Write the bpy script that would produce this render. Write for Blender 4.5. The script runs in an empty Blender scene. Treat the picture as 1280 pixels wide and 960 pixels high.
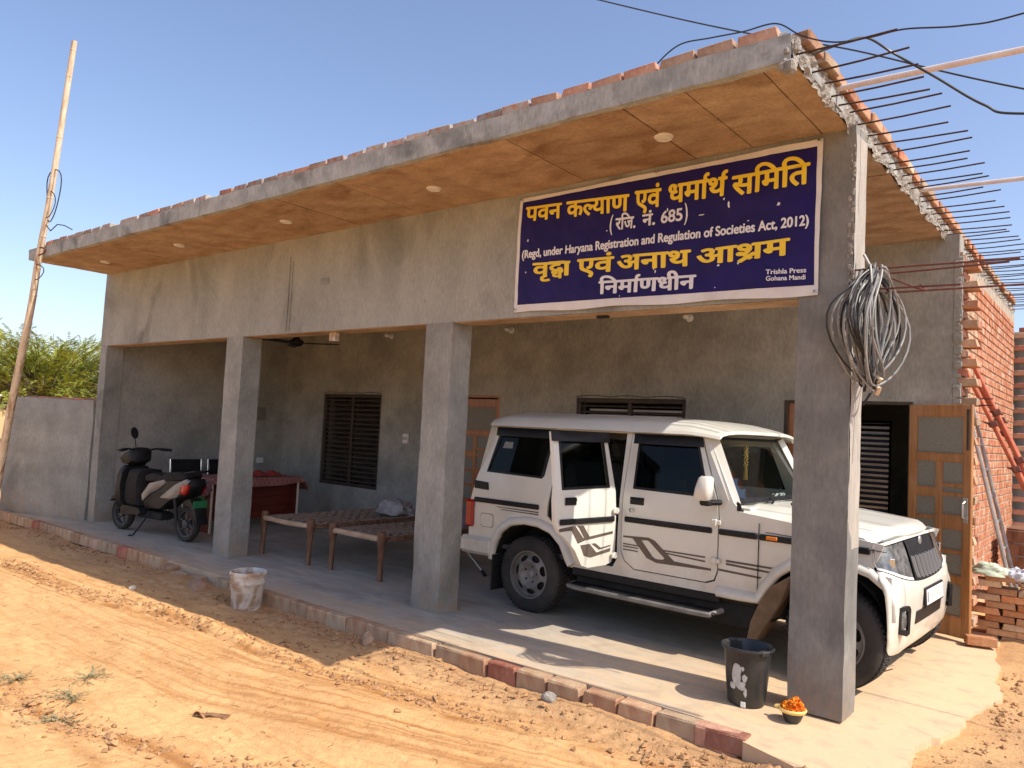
import bpy, bmesh, math, random
import numpy as np, time
T0 = time.time()
from mathutils import Vector, Matrix
from mathutils.geometry import delaunay_2d_cdt
R = math.radians
random.seed(7)
rng = np.random.RandomState(11)
sc = bpy.context.scene

# ------------------------------------------------------------------ camera
cam = bpy.data.cameras.new('camera')
cam.sensor_width = 36.0
cam.lens = 960.14 / 1280.0 * 36.0
cam.clip_start = 0.05
cam.clip_end = 3000
co = bpy.data.objects.new('camera', cam)
sc.collection.objects.link(co)
yaw, pit, rol = 0.6844, 0.0575, 0.0493
Fv = Vector((-math.sin(yaw) * math.cos(pit), math.cos(yaw) * math.cos(pit), math.sin(pit)))
Rv = Fv.cross(Vector((0, 0, 1))).normalized()
Uv = Rv.cross(Fv)
R2 = Rv * math.cos(rol) + Uv * math.sin(rol)
U2 = -Rv * math.sin(rol) + Uv * math.cos(rol)
mw = Matrix((R2, U2, -Fv)).transposed().to_4x4()
mw.translation = Vector((-0.098, -4.873, 1.63))
co.matrix_world = mw
sc.camera = co

# ------------------------------------------------------------------ sky, sun, exposure
SUN = Vector((1.0, 0.10, 1.20)).normalized()
elev = math.asin(SUN.z)
world = bpy.data.worlds.new('World')
sc.world = world
world.use_nodes = True
wn, wl = world.node_tree.nodes, world.node_tree.links
bg = wn['Background']
sky = wn.new('ShaderNodeTexSky')
sky.sky_type = 'NISHITA'
sky.sun_disc = False
sky.sun_elevation = elev
sky.sun_rotation = math.atan2(SUN.x, SUN.y)
sky.air_density = 1.0
sky.dust_density = 1.5
sky.ozone_density = 2.0
sky.altitude = 0
tint = wn.new('ShaderNodeMix'); tint.data_type = 'RGBA'; tint.blend_type = 'MULTIPLY'; tint.inputs[0].default_value = 1.0
tint.inputs[7].default_value = (1.28, 1.19, 1.22, 1)     # hazy air
wl.new(sky.outputs[0], tint.inputs[6]); wl.new(tint.outputs[2], bg.inputs[0])
bg.inputs[1].default_value = 0.15
sl = bpy.data.lights.new('sun', 'SUN')
sl.energy = 4.6
sl.angle = R(0.5)
sl.color = (1.0, 0.93, 0.82)
so = bpy.data.objects.new('sun', sl)
sc.collection.objects.link(so)
so.rotation_euler = SUN.to_track_quat('Z', 'Y').to_euler()
so.location = (10, 0, 14)
sc.view_settings.view_transform = 'Standard'
sc.view_settings.look = 'None'
sc.view_settings.exposure = 0.25
sc.view_settings.gamma = 1.0
sc.view_settings.use_curve_mapping = False

# ------------------------------------------------------------------ helpers
def _h(ix, iy, iz):
    n = (ix * 374761393 + iy * 668265263 + iz * 1442695041) & 0xffffffff
    n = ((n ^ (n >> 13)) * 1274126177) & 0xffffffff
    n = (n ^ (n >> 16)) & 0xffffffff
    return n.astype(np.float64) / 4294967295.0

def vnoise(p):
    p = np.asarray(p, dtype=np.float64)
    i = np.floor(p).astype(np.int64); f = p - i; f = f * f * (3 - 2 * f)
    r = 0
    for dx in (0, 1):
        for dy in (0, 1):
            for dz in (0, 1):
                w = (f[:, 0] if dx else 1 - f[:, 0]) * (f[:, 1] if dy else 1 - f[:, 1]) * (f[:, 2] if dz else 1 - f[:, 2])
                r = r + w * _h(i[:, 0] + dx + 1000, i[:, 1] + dy + 1000, i[:, 2] + dz + 1000)
    return r * 2 - 1

def fbm(p, o=4):
    p = np.asarray(p, dtype=np.float64); r = 0; a = 1
    for k in range(o):
        r = r + a * vnoise(p * (2 ** k) + 17.3 * k); a *= .5
    return r

class MB:
    def __init__(s):
        s.v = []; s.f = []; s.m = []; s.s = []
    def add(s, vs, fs, m=0, smooth=False, T=None):
        b = len(s.v)
        if T is not None: vs = [T @ Vector(q) for q in vs]
        s.v += [tuple(q) for q in vs]
        for q in fs:
            s.f.append([b + i for i in q]); s.m.append(m); s.s.append(smooth)
        return s
    def box(s, x0, x1, y0, y1, z0, z1, c=0, m=0, T=None):
        if x0 > x1: x0, x1 = x1, x0
        if y0 > y1: y0, y1 = y1, y0
        if z0 > z1: z0, z1 = z1, z0
        if c <= 0:
            vs = [(x, y, z) for x in (x0, x1) for y in (y0, y1) for z in (z0, z1)]
            fs = [(0, 1, 3, 2), (4, 6, 7, 5), (0, 4, 5, 1), (2, 3, 7, 6), (0, 2, 6, 4), (1, 5, 7, 3)]
            return s.add(vs, fs, m, False, T)
        c = min(c, (x1 - x0) * .45, (y1 - y0) * .45, (z1 - z0) * .45)
        X = (x0, x1); Y = (y0, y1); Z = (z0, z1); vs = []; ix = {}
        for i in (0, 1):
            for j in (0, 1):
                for k in (0, 1):
                    sx = c if i == 0 else -c; sy = c if j == 0 else -c; sz = c if k == 0 else -c
                    ix[i, j, k, 0] = len(vs); vs.append((X[i], Y[j] + sy, Z[k] + sz))
                    ix[i, j, k, 1] = len(vs); vs.append((X[i] + sx, Y[j], Z[k] + sz))
                    ix[i, j, k, 2] = len(vs); vs.append((X[i] + sx, Y[j] + sy, Z[k]))
        g = lambda i, j, k, a: ix[i, j, k, a]
        fs = [(g(0,0,0,0), g(0,0,1,0), g(0,1,1,0), g(0,1,0,0)), (g(1,0,0,0), g(1,1,0,0), g(1,1,1,0), g(1,0,1,0)),
              (g(0,0,0,1), g(1,0,0,1), g(1,0,1,1), g(0,0,1,1)), (g(0,1,0,1), g(0,1,1,1), g(1,1,1,1), g(1,1,0,1)),
              (g(0,0,0,2), g(0,1,0,2), g(1,1,0,2), g(1,0,0,2)), (g(0,0,1,2), g(1,0,1,2), g(1,1,1,2), g(0,1,1,2))]
        for a in (0, 1):
            for b in (0, 1):
                fs.append((g(0, a, b, 1), g(1, a, b, 1), g(1, a, b, 2), g(0, a, b, 2)))
                fs.append((g(a, 0, b, 0), g(a, 1, b, 0), g(a, 1, b, 2), g(a, 0, b, 2)))
                fs.append((g(a, b, 0, 0), g(a, b, 1, 0), g(a, b, 1, 1), g(a, b, 0, 1)))
        for i in (0, 1):
            for j in (0, 1):
                for k in (0, 1): fs.append((g(i, j, k, 0), g(i, j, k, 1), g(i, j, k, 2)))
        return s.add(vs, fs, m, False, T)
    def tube(s, path, r, n=8, closed=False, m=0, cap=True):
        P = [Vector(q) for q in path]; N = len(P); vs = []; fs = []
        rr = r if hasattr(r, '__len__') else [r] * N
        up = None
        for i in range(N):
            if closed: d = P[(i + 1) % N] - P[i - 1]
            else: d = P[min(i + 1, N - 1)] - P[max(i - 1, 0)]
            if d.length < 1e-9: d = Vector((0, 0, 1))
            d.normalize()
            if up is None:
                up = d.orthogonal().normalized()
            up = (up - d * up.dot(d))
            if up.length < 1e-6: up = d.orthogonal()
            up.normalize(); w = d.cross(up)
            for k in range(n):
                a = 2 * math.pi * k / n
                vs.append(P[i] + (up * math.cos(a) + w * math.sin(a)) * rr[i])
        for i in range(N if closed else N - 1):
            for k in range(n):
                a = i * n + k; b = i * n + (k + 1) % n; j = (i + 1) % N
                fs.append((a, b, j * n + (k + 1) % n, j * n + k))
        s.add(vs, fs, m, n > 5)
        if cap and not closed:
            s.add(vs[:n], [tuple(reversed(range(n)))], m); s.add(vs[-n:], [tuple(range(n))], m)
        return s
    def lathe(s, prof, n=24, m=0, T=None, smooth=True, jit=0):
        vs = []; fs = []
        for (r, z) in prof:
            for k in range(n):
                a = 2 * math.pi * k / n; q = r * (1 + (random.uniform(-jit, jit) if jit else 0))
                vs.append((q * math.cos(a), q * math.sin(a), z))
        for i in range(len(prof) - 1):
            for k in range(n):
                fs.append((i * n + k, i * n + (k + 1) % n, (i + 1) * n + (k + 1) % n, (i + 1) * n + k))
        return s.add(vs, fs, m, smooth, T)
    def grid(s, fn, nu, nv, m=0, smooth=True, T=None):
        vs = [fn(u / nu, v / nv) for u in range(nu + 1) for v in range(nv + 1)]
        fs = [(u * (nv + 1) + v, (u + 1) * (nv + 1) + v, (u + 1) * (nv + 1) + v + 1, u * (nv + 1) + v + 1) for u in range(nu) for v in range(nv)]
        return s.add(vs, fs, m, smooth, T)
    def loft(s, rings, m=0, cap=True, smooth=True, T=None):
        n = len(rings[0]); vs = [q for r in rings for q in r]; fs = []
        for i in range(len(rings) - 1):
            for k in range(n):
                fs.append((i * n + k, i * n + (k + 1) % n, (i + 1) * n + (k + 1) % n, (i + 1) * n + k))
        s.add(vs, fs, m, smooth, T)
        if cap:
            s.add(rings[0], [tuple(reversed(range(n)))], m, False, T); s.add(rings[-1], [tuple(range(n))], m, False, T)
        return s
    def panel(s, outline, holes=(), yf=lambda x, z: 0.0, th=0.02, step=0.0, m=0, smooth=True, T=None, axis=(0, 1, 2)):
        """a sheet with holes in x-z, given depth y = yf(x, z) .. + th"""
        loops = [list(outline)] + [list(h) for h in holes]
        co2 = []; edges = []; lp = []
        for L in loops:
            LL = []
            for i in range(len(L)):
                a = L[i]; b = L[(i + 1) % len(L)]; d = math.dist(a, b)
                k = max(1, int(d / step)) if step > 0 else 1
                for j in range(k): LL.append((a[0] + (b[0] - a[0]) * j / k, a[1] + (b[1] - a[1]) * j / k))
            b0 = len(co2); co2 += LL; lp.append((b0, len(LL)))
            edges += [(b0 + i, b0 + (i + 1) % len(LL)) for i in range(len(LL))]
        def inside(px, pz, L):
            c = False; j = len(L) - 1
            for i in range(len(L)):
                if (L[i][1] > pz) != (L[j][1] > pz) and px < (L[j][0] - L[i][0]) * (pz - L[i][1]) / (L[j][1] - L[i][1]) + L[i][0]: c = not c
                j = i
            return c
        if step > 0:
            xs = [q[0] for q in outline]; zs = [q[1] for q in outline]
            x = min(xs) + step
            while x < max(xs):
                z = min(zs) + step
                while z < max(zs):
                    if inside(x, z, outline) and not any(inside(x, z, h) for h in holes):
                        if all(math.dist((x, z), q) > step * .45 for q in co2[:lp[-1][0] + lp[-1][1]]): co2.append((x, z))
                    z += step
                x += step
        V, _, Fc, _, _, _ = delaunay_2d_cdt([Vector(q) for q in co2], edges, [], 0, 1e-6)
        Fk = []
        for t in Fc:
            cx = sum(V[i][0] for i in t) / len(t); cz = sum(V[i][1] for i in t) / len(t)
            if inside(cx, cz, outline) and not any(inside(cx, cz, h) for h in holes): Fk.append(t)
        n = len(V)
        vs = [(q[0], yf(q[0], q[1]), q[1]) for q in V] + [(q[0], yf(q[0], q[1]) + th, q[1]) for q in V]
        cnt = {}
        fs = []
        for t in Fk:
            t = list(t); a = sum((V[t[i]][0] * V[t[(i + 1) % len(t)]][1] - V[t[(i + 1) % len(t)]][0] * V[t[i]][1]) for i in range(len(t)))
            if a < 0: t = t[::-1]
            fs.append(tuple(t)); fs.append(tuple(i + n for i in reversed(t)))
            for i in range(len(t)):
                e = (t[i], t[(i + 1) % len(t)])
                cnt[e] = cnt.get(e, 0) + 1
        rim = [e for e in cnt if (e[1], e[0]) not in cnt]
        if axis != (0, 1, 2): vs = [tuple(q[i] for i in axis) for q in vs]
        s.add(vs, fs, m, smooth, T)
        s.add(vs, [(a, a + n, b + n, b) for a, b in rim], m, False, T)
        return s
    def mesh(s, name, mats, sharp=35, merge=False):
        me = bpy.data.meshes.new(name)
        me.from_pydata(s.v, [], s.f)
        for q in (mats if isinstance(mats, (list, tuple)) else [mats]): me.materials.append(q)
        me.polygons.foreach_set('material_index', s.m)
        me.polygons.foreach_set('use_smooth', s.s)
        if merge:
            bm = bmesh.new(); bm.from_mesh(me); bmesh.ops.remove_doubles(bm, verts=bm.verts, dist=1e-5)
            bmesh.ops.recalc_face_normals(bm, faces=bm.faces); bm.to_mesh(me); bm.free()
        me.update()
        if any(s.s): me.set_sharp_from_angle(angle=R(sharp))
        return me
    def build(s, name, mats, parent=None, world=False, sharp=35, merge=False, **kw):
        if world and parent is not None:
            l = parent.location; s.v = [(a - l[0], b - l[1], c - l[2]) for a, b, c in s.v]
        return link(name, s.mesh(name, mats, sharp, merge), parent, **kw)

def link(name, data, parent=None, loc=None, rot=None, **kw):
    o = bpy.data.objects.new(name, data); sc.collection.objects.link(o)
    if parent is not None: o.parent = parent
    if loc is not None: o.location = loc
    if rot is not None: o.rotation_euler = rot
    for k, v in kw.items(): o[k] = v
    return o

def thing(name, label, cat, loc=(0, 0, 0), rotz=0, group=None):
    o = link(name, None, None, loc, (0, 0, rotz), label=label, category=cat)
    o.empty_display_size = .1
    if group: o['group'] = group
    return o

def copytree(o, parent=None, lvl=0):
    c = o.copy(); sc.collection.objects.link(c)
    if parent is not None: c.parent = parent
    for ch in [q for q in sc.objects if q.parent is o]: copytree(ch, c)
    return c

def rot_to(d):
    return Vector(d).normalized().to_track_quat('Z', 'Y').to_matrix().to_4x4()

# ------------------------------------------------------------------ materials
def mat(name, c1, c2=None, rough=.8, sc_=4.0, bump=0.0, bsc=40.0, metal=0.0, c3=None, sc3=1.2, spec=.4, rnd=0.0, lo=.35, hi=.65, stretch=(1, 1, 1), det=6, coat=0, em=None, f3=(.52, .7), rough2=None, bdist=.01, fine=0, splash=None):
    m = bpy.data.materials.new(name); m.use_nodes = True
    n, l = m.node_tree.nodes, m.node_tree.links
    b = n['Principled BSDF']
    b.inputs['Roughness'].default_value = rough; b.inputs['Metallic'].default_value = metal
    b.inputs['Specular IOR Level'].default_value = spec
    if coat: b.inputs['Coat Weight'].default_value = coat; b.inputs['Coat Roughness'].default_value = .08
    tc = n.new('ShaderNodeTexCoord'); mp = n.new('ShaderNodeMapping'); mp.inputs['Scale'].default_value = stretch
    l.new(tc.outputs['Object'], mp.inputs[0])
    col = None
    if c2 is not None:
        nz = n.new('ShaderNodeTexNoise'); nz.inputs['Scale'].default_value = sc_; nz.inputs['Detail'].default_value = det; nz.inputs['Roughness'].default_value = .62
        l.new(mp.outputs[0], nz.inputs[0])
        rp = n.new('ShaderNodeValToRGB'); rp.color_ramp.elements[0].position = lo; rp.color_ramp.elements[1].position = hi
        rp.color_ramp.elements[0].color = (*c1, 1); rp.color_ramp.elements[1].color = (*c2, 1)
        l.new(nz.outputs[0], rp.inputs[0]); col = rp.outputs[0]
        if c3 is not None:
            n3 = n.new('ShaderNodeTexNoise'); n3.inputs['Scale'].default_value = sc3; n3.inputs['Detail'].default_value = 5; n3.inputs['Distortion'].default_value = .8
            l.new(mp.outputs[0], n3.inputs[0])
            r3 = n.new('ShaderNodeValToRGB'); r3.color_ramp.elements[0].position = f3[0]; r3.color_ramp.elements[1].position = f3[1]
            l.new(n3.outputs[0], r3.inputs[0])
            mx = n.new('ShaderNodeMix'); mx.data_type = 'RGBA'
            l.new(r3.outputs[0], mx.inputs[0]); l.new(col, mx.inputs[6]); mx.inputs[7].default_value = (*c3, 1); col = mx.outputs[2]
        if fine:
            nf = n.new('ShaderNodeTexNoise'); nf.inputs['Scale'].default_value = 45; nf.inputs['Detail'].default_value = 6; nf.inputs['Roughness'].default_value = .7
            mf = n.new('ShaderNodeMapping'); mf.inputs['Scale'].default_value = (1.0, 1.0, .35); l.new(tc.outputs['Object'], mf.inputs[0]); l.new(mf.outputs[0], nf.inputs[0])
            rf_ = n.new('ShaderNodeMapRange'); rf_.inputs[1].default_value = .3; rf_.inputs[2].default_value = .7; rf_.inputs[3].default_value = 1 - fine; rf_.inputs[4].default_value = 1 + fine; l.new(nf.outputs[0], rf_.inputs[0])
            vm = n.new('ShaderNodeVectorMath'); vm.operation = 'SCALE'; l.new(col, vm.inputs[0]); l.new(rf_.outputs[0], vm.inputs['Scale']); col = vm.outputs[0]
            # hairline cracks: thin, broken lines
            vo = n.new('ShaderNodeTexVoronoi'); vo.feature = 'DISTANCE_TO_EDGE'; vo.inputs['Scale'].default_value = 1.1
            nd = n.new('ShaderNodeTexNoise'); nd.inputs['Scale'].default_value = 3.5; nd.inputs['Detail'].default_value = 5
            va = n.new('ShaderNodeVectorMath'); va.operation = 'MULTIPLY_ADD'; va.inputs[1].default_value = (.5, .5, .5); l.new(nd.outputs['Color'], va.inputs[0]); l.new(tc.outputs['Object'], va.inputs[2]); l.new(tc.outputs['Object'], nd.inputs[0]); l.new(va.outputs[0], vo.inputs[0])
            r4 = n.new('ShaderNodeMapRange'); r4.inputs[1].default_value = .0; r4.inputs[2].default_value = .006; r4.inputs[3].default_value = .76; r4.inputs[4].default_value = 1.0; l.new(vo.outputs['Distance'], r4.inputs[0])
            nm = n.new('ShaderNodeTexNoise'); nm.inputs['Scale'].default_value = .9; l.new(tc.outputs['Object'], nm.inputs[0])
            r5 = n.new('ShaderNodeMapRange'); r5.inputs[1].default_value = .60; r5.inputs[2].default_value = .66; l.new(nm.outputs[0], r5.inputs[0])
            m6 = n.new('ShaderNodeMix'); m6.data_type = 'FLOAT'; l.new(r5.outputs[0], m6.inputs[0]); m6.inputs[2].default_value = 1.0; l.new(r4.outputs[0], m6.inputs[3])
            v2 = n.new('ShaderNodeVectorMath'); v2.operation = 'SCALE'; l.new(col, v2.inputs[0]); l.new(m6.outputs[0], v2.inputs['Scale']); col = v2.outputs[0]
        if splash:      # dust and mud that settled low down
            z0_, z1_, cs, st_ = splash
            sx_ = n.new('ShaderNodeSeparateXYZ'); l.new(tc.outputs['Object'], sx_.inputs[0])
            mz = n.new('ShaderNodeMapRange'); mz.inputs[1].default_value = z1_; mz.inputs[2].default_value = z0_; l.new(sx_.outputs[2], mz.inputs[0])
            ns = n.new('ShaderNodeTexNoise'); ns.inputs['Scale'].default_value = 7; ns.inputs['Detail'].default_value = 8; ns.inputs['Roughness'].default_value = .7; l.new(tc.outputs['Object'], ns.inputs[0])
            ms = n.new('ShaderNodeMapRange'); ms.inputs[1].default_value = .35; ms.inputs[2].default_value = .65; l.new(ns.outputs[0], ms.inputs[0])
            mm_ = n.new('ShaderNodeMath'); mm_.operation = 'MULTIPLY'; l.new(mz.outputs[0], mm_.inputs[0]); l.new(ms.outputs[0], mm_.inputs[1])
            m7 = n.new('ShaderNodeMath'); m7.operation = 'MULTIPLY'; m7.inputs[1].default_value = st_; l.new(mm_.outputs[0], m7.inputs[0])
            m8 = n.new('ShaderNodeMix'); m8.data_type = 'RGBA'; l.new(m7.outputs[0], m8.inputs[0]); l.new(col, m8.inputs[6]); m8.inputs[7].default_value = (*cs, 1); col = m8.outputs[2]
        if rough2 is not None:
            mr = n.new('ShaderNodeMapRange'); mr.inputs[3].default_value = rough; mr.inputs[4].default_value = rough2
            l.new(nz.outputs[0], mr.inputs[0]); l.new(mr.outputs[0], b.inputs['Roughness'])
    if rnd:
        oi = n.new('ShaderNodeObjectInfo'); hs = n.new('ShaderNodeHueSaturation')
        mr = n.new('ShaderNodeMapRange'); mr.inputs[3].default_value = 1 - rnd; mr.inputs[4].default_value = 1 + rnd
        l.new(oi.outputs['Random'], mr.inputs[0]); l.new(mr.outputs[0], hs.inputs['Value'])
        m2 = n.new('ShaderNodeMath'); m2.operation = 'MULTIPLY'; m2.inputs[1].default_value = 7.31
        m3 = n.new('ShaderNodeMath'); m3.operation = 'FRACT'; l.new(oi.outputs['Random'], m2.inputs[0]); l.new(m2.outputs[0], m3.inputs[0])
        m4 = n.new('ShaderNodeMapRange'); m4.inputs[3].default_value = .5 - rnd * .05; m4.inputs[4].default_value = .5 + rnd * .07
        l.new(m3.outputs[0], m4.inputs[0]); l.new(m4.outputs[0], hs.inputs['Hue'])
        m5 = n.new('ShaderNodeMapRange'); m5.inputs[3].default_value = 1 + rnd * .4; m5.inputs[4].default_value = 1 - rnd * .9
        l.new(m3.outputs[0], m5.inputs[0]); l.new(m5.outputs[0], hs.inputs['Saturation'])
        if col is not None: l.new(col, hs.inputs['Color'])
        else: hs.inputs['Color'].default_value = (*c1, 1)
        col = hs.outputs[0]
    if col is not None: l.new(col, b.inputs['Base Color'])
    else: b.inputs['Base Color'].default_value = (*c1, 1)
    if bump:
        nb = n.new('ShaderNodeTexNoise'); nb.inputs['Scale'].default_value = bsc; nb.inputs['Detail'].default_value = 8; nb.inputs['Roughness'].default_value = .65
        l.new(mp.outputs[0], nb.inputs[0])
        bp = n.new('ShaderNodeBump'); bp.inputs['Strength'].default_value = bump; bp.inputs['Distance'].default_value = bdist
        l.new(nb.outputs[0], bp.inputs['Height']); l.new(bp.outputs[0], b.inputs['Normal'])
    if em: b.inputs['Emission Color'].default_value = (*em[:3], 1); b.inputs['Emission Strength'].default_value = em[3]
    return m

def glass(name, tint, refl=.06, rough=.02):
    m = bpy.data.materials.new(name); m.use_nodes = True
    n, l = m.node_tree.nodes, m.node_tree.links; n.clear()
    o = n.new('ShaderNodeOutputMaterial'); t = n.new('ShaderNodeBsdfTransparent'); t.inputs[0].default_value = (*tint, 1)
    g = n.new('ShaderNodeBsdfGlossy'); g.inputs['Roughness'].default_value = rough; g.inputs[0].default_value = (.9, .93, .95, 1)
    lw = n.new('ShaderNodeLayerWeight'); lw.inputs[0].default_value = .08
    mr = n.new('ShaderNodeMapRange'); mr.inputs[3].default_value = refl; mr.inputs[4].default_value = .28
    mx = n.new('ShaderNodeMixShader')
    l.new(lw.outputs['Fresnel'], mr.inputs[0]); l.new(mr.outputs[0], mx.inputs[0]); l.new(t.outputs[0], mx.inputs[1]); l.new(g.outputs[0], mx.inputs[2]); l.new(mx.outputs[0], o.inputs[0])
    return m

M = {}
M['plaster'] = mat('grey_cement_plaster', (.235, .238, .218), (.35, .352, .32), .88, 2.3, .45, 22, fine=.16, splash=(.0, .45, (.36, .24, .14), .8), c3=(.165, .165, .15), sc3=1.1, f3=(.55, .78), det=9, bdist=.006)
M['plaster_dark'] = mat('dark_cement_plaster', (.165, .162, .148), (.26, .255, .232), .88, 2.0, .45, 22, fine=.16, splash=(.0, .45, (.30, .20, .13), .7), c3=(.125, .12, .11), sc3=1.3, f3=(.50, .74), det=9, bdist=.006)  # darker cement plaster, near pillar only
M['plaster_face'] = mat('beige_cement_plaster', (.27, .275, .25), (.375, .378, .345), .88, 1.8, .45, 26, fine=.16, c3=(.185, .185, .165), sc3=1.4, f3=(.56, .74), stretch=(1, 1, .55), det=9, bdist=.006)
M['plaster_in'] = mat('inner_cement_plaster', (.25, .245, .218), (.385, .375, .335), .9, 2.1, .4, 18, fine=.18, c3=(.36, .35, .32), sc3=2.0, f3=(.60, .72), det=9, bdist=.006)
M['slab'] = mat('slab_concrete', (.27, .275, .258), (.42, .425, .395), .9, 5.0, .6, 30, fine=.2, c3=(.17, .172, .16), sc3=2.2, f3=(.55, .68), bdist=.008)
M['rough_concrete'] = mat('broken_concrete', (.25, .23, .20), (.46, .42, .36), .95, 22, 1.0, 60, c3=(.22, .19, .16), sc3=9, bdist=.02)
M['bare'] = mat('bare_pillar_concrete', (.32, .29, .25), (.44, .40, .34), .9, 3, .5, 50, c3=(.34, .31, .27), sc3=5, stretch=(3, 3, .5), bdist=.006)
M['soffit'] = mat('shuttered_soffit', (.32, .205, .125), (.46, .325, .21), .92, 3.4, .45, 14, fine=.2, spec=.15, c3=(.24, .14, .08), sc3=1.9, f3=(.54, .74), rnd=.07, stretch=(1, 1.6, 1), det=9, bdist=.005)
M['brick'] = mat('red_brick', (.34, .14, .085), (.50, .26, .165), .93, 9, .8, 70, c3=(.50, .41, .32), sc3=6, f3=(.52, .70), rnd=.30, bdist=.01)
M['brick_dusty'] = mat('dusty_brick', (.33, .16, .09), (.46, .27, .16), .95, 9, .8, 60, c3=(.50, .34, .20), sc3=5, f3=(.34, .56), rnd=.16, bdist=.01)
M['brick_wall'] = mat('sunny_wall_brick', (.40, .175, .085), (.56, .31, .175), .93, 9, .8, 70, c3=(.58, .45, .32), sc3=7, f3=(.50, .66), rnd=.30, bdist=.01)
M['brick_grey'] = mat('mortar_smeared_brick', (.34, .15, .09), (.42, .24, .16), .93, 7, .8, 60, c3=(.36, .34, .31), sc3=7, f3=(.40, .56), rnd=.25, bdist=.012)
M['brick_stack'] = mat('stacked_brick', (.48, .24, .11), (.62, .38, .2), .93, 9, .7, 60, c3=(.36, .20, .12), sc3=5, rnd=.28, bdist=.01)
M['mortar'] = mat('mortar', (.33, .27, .21), (.50, .43, .34), .95, 12, .8, 60)
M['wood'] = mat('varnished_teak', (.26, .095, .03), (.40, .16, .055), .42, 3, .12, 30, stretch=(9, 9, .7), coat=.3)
M['wood_lit'] = mat('sunlit_teak', (.30, .13, .045), (.47, .22, .08), .42, 3, .12, 30, stretch=(9, 9, .7), coat=.3)  # same teak as the closed leaves, sunlight painted in as a lighter tone
M['mesh'] = mat('door_mesh', (.20, .19, .16), (.27, .25, .21), .8, 60)
M['dark_steel'] = mat('dark_painted_steel', (.035, .026, .02), (.07, .05, .035), .55, 8, .1)
M['slat'] = mat('rusty_slat', (.065, .045, .033), (.12, .085, .06), .6, 10)
M['rebar'] = mat('rebar', (.045, .028, .022), (.10, .05, .035), .8, 40, .6, 200, metal=.3)
M['rust_red'] = mat('red_oxide_rebar', (.10, .032, .024), (.17, .055, .038), .7, 30, .4, 120)
M['pvc'] = mat('pale_pvc', (.62, .52, .48), (.72, .64, .6), .5, 9)
M['black'] = mat('black_plastic', (.010, .010, .011), (.018, .018, .019), .5, 12, .05, spec=.25)
M['black_matt'] = mat('black_rubber', (.010, .010, .010), (.018, .017, .016), .8, 14)
M['cable'] = mat('grey_cable', (.20, .20, .19), (.34, .33, .31), .45, 6)
M['cable_b'] = mat('black_cable', (.015, .015, .016), (.03, .03, .03), .42, 6)
M['steel'] = mat('dull_steel', (.42, .42, .41), (.55, .55, .54), .35, 12, metal=.9)
M['alloy'] = mat('dusty_alloy', (.15, .14, .13), (.26, .245, .225), .55, 7, metal=.35)
M['darkrim'] = mat('dark_wheel_rim', (.05, .05, .05), (.09, .09, .088), .5, 7)
M['tyre'] = mat('dusty_tyre', (.022, .021, .02), (.055, .048, .042), .88, 4, .3, 60)
M['white'] = mat('white_plastic', (.72, .71, .68))
M['lamp'] = mat('lamp_disc', (.78, .74, .66), rough=.4)
M['bamboo'] = mat('bamboo', (.56, .43, .29), (.72, .60, .44), .6, 5, .15, 40, stretch=(6, 6, .8), c3=(.34, .20, .10), sc3=3)
M['carpaint'] = mat('white_car_paint', (.68, .665, .58), (.73, .715, .64), .28, 3, c3=(.58, .53, .43), sc3=2.0, f3=(.60, .85), coat=.5, rough2=.4, splash=(.34, .80, (.46, .34, .21), .5))
M['decal'] = mat('brown_decal', (.10, .075, .06), (.13, .10, .08), .5, 5)
M['chrome'] = mat('chrome', (.7, .7, .7), rough=.15, metal=1)
M['grille_bar'] = mat('satin_grille_bar', (.42, .42, .41), rough=.35, metal=.6)
M['lens'] = mat('lamp_lens', (.05, .053, .05), (.20, .205, .20), .12, 16, coat=.8)
M['red_lens'] = mat('red_lens', (.42, .012, .010), rough=.25, coat=.3)
M['amber'] = mat('amber_lens', (.75, .20, .03), rough=.2)
M['glass_dark'] = glass('dark_tinted_glass', (.30, .33, .32), .015)
M['glass_ws'] = glass('windscreen_glass', (.70, .76, .73), .12)
M['seat'] = mat('seat_cloth', (.05, .048, .045), (.08, .075, .07), .8, 9)
M['seat_l'] = mat('grey_trim', (.20, .20, .20), (.26, .26, .25), .7, 9)
M['gold'] = mat('gold_tinsel', (.80, .52, .12), (.9, .65, .2), .3, 60, metal=.7)
M['silver'] = mat('silver_plastic', (.13, .13, .13), (.19, .185, .18), .3, 5, coat=.3)
M['green'] = mat('green_plate', (.03, .22, .08), rough=.5)
M['desk'] = mat('red_laminate', (.10, .016, .010), (.20, .035, .018), .35, 2, stretch=(1, 1, 12))
M['cloth_red'] = mat('red_cloth', (.30, .035, .03), (.42, .07, .05), .9, 14, .3)
M['cloth_grey'] = mat('grey_cloth', (.28, .25, .24), (.45, .41, .39), .95, 9, .4, 30)
M['lilac'] = mat('lilac_cloth', (.42, .36, .47), (.55, .49, .58), .95, 7, .3, 30)
M['cotwood'] = mat('worn_cot_wood', (.12, .05, .028), (.26, .14, .08), .7, 5, .4, 30, stretch=(4, 4, .8))
M['cotpole'] = mat('pale_cot_pole', (.36, .24, .15), (.54, .40, .27), .75, 5, .2, 30, stretch=(1, 1, 1))
M['strap'] = mat('woven_strap', (.29, .20, .14), (.43, .32, .22), .9, 14, .3, 90, rnd=.13)
M['bucket_w'] = mat('splattered_white_bucket', (.62, .58, .50), (.74, .70, .62), .7, 6, .4, 50, c3=(.40, .27, .17), sc3=7, f3=(.44, .60), bdist=.01)
M['bucket_b'] = mat('black_bucket', (.018, .019, .020), (.045, .044, .042), .38, 5, .1, 30)
M['print'] = mat('grey_print', (.40, .40, .39), (.56, .56, .54), .7, 30)
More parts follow.
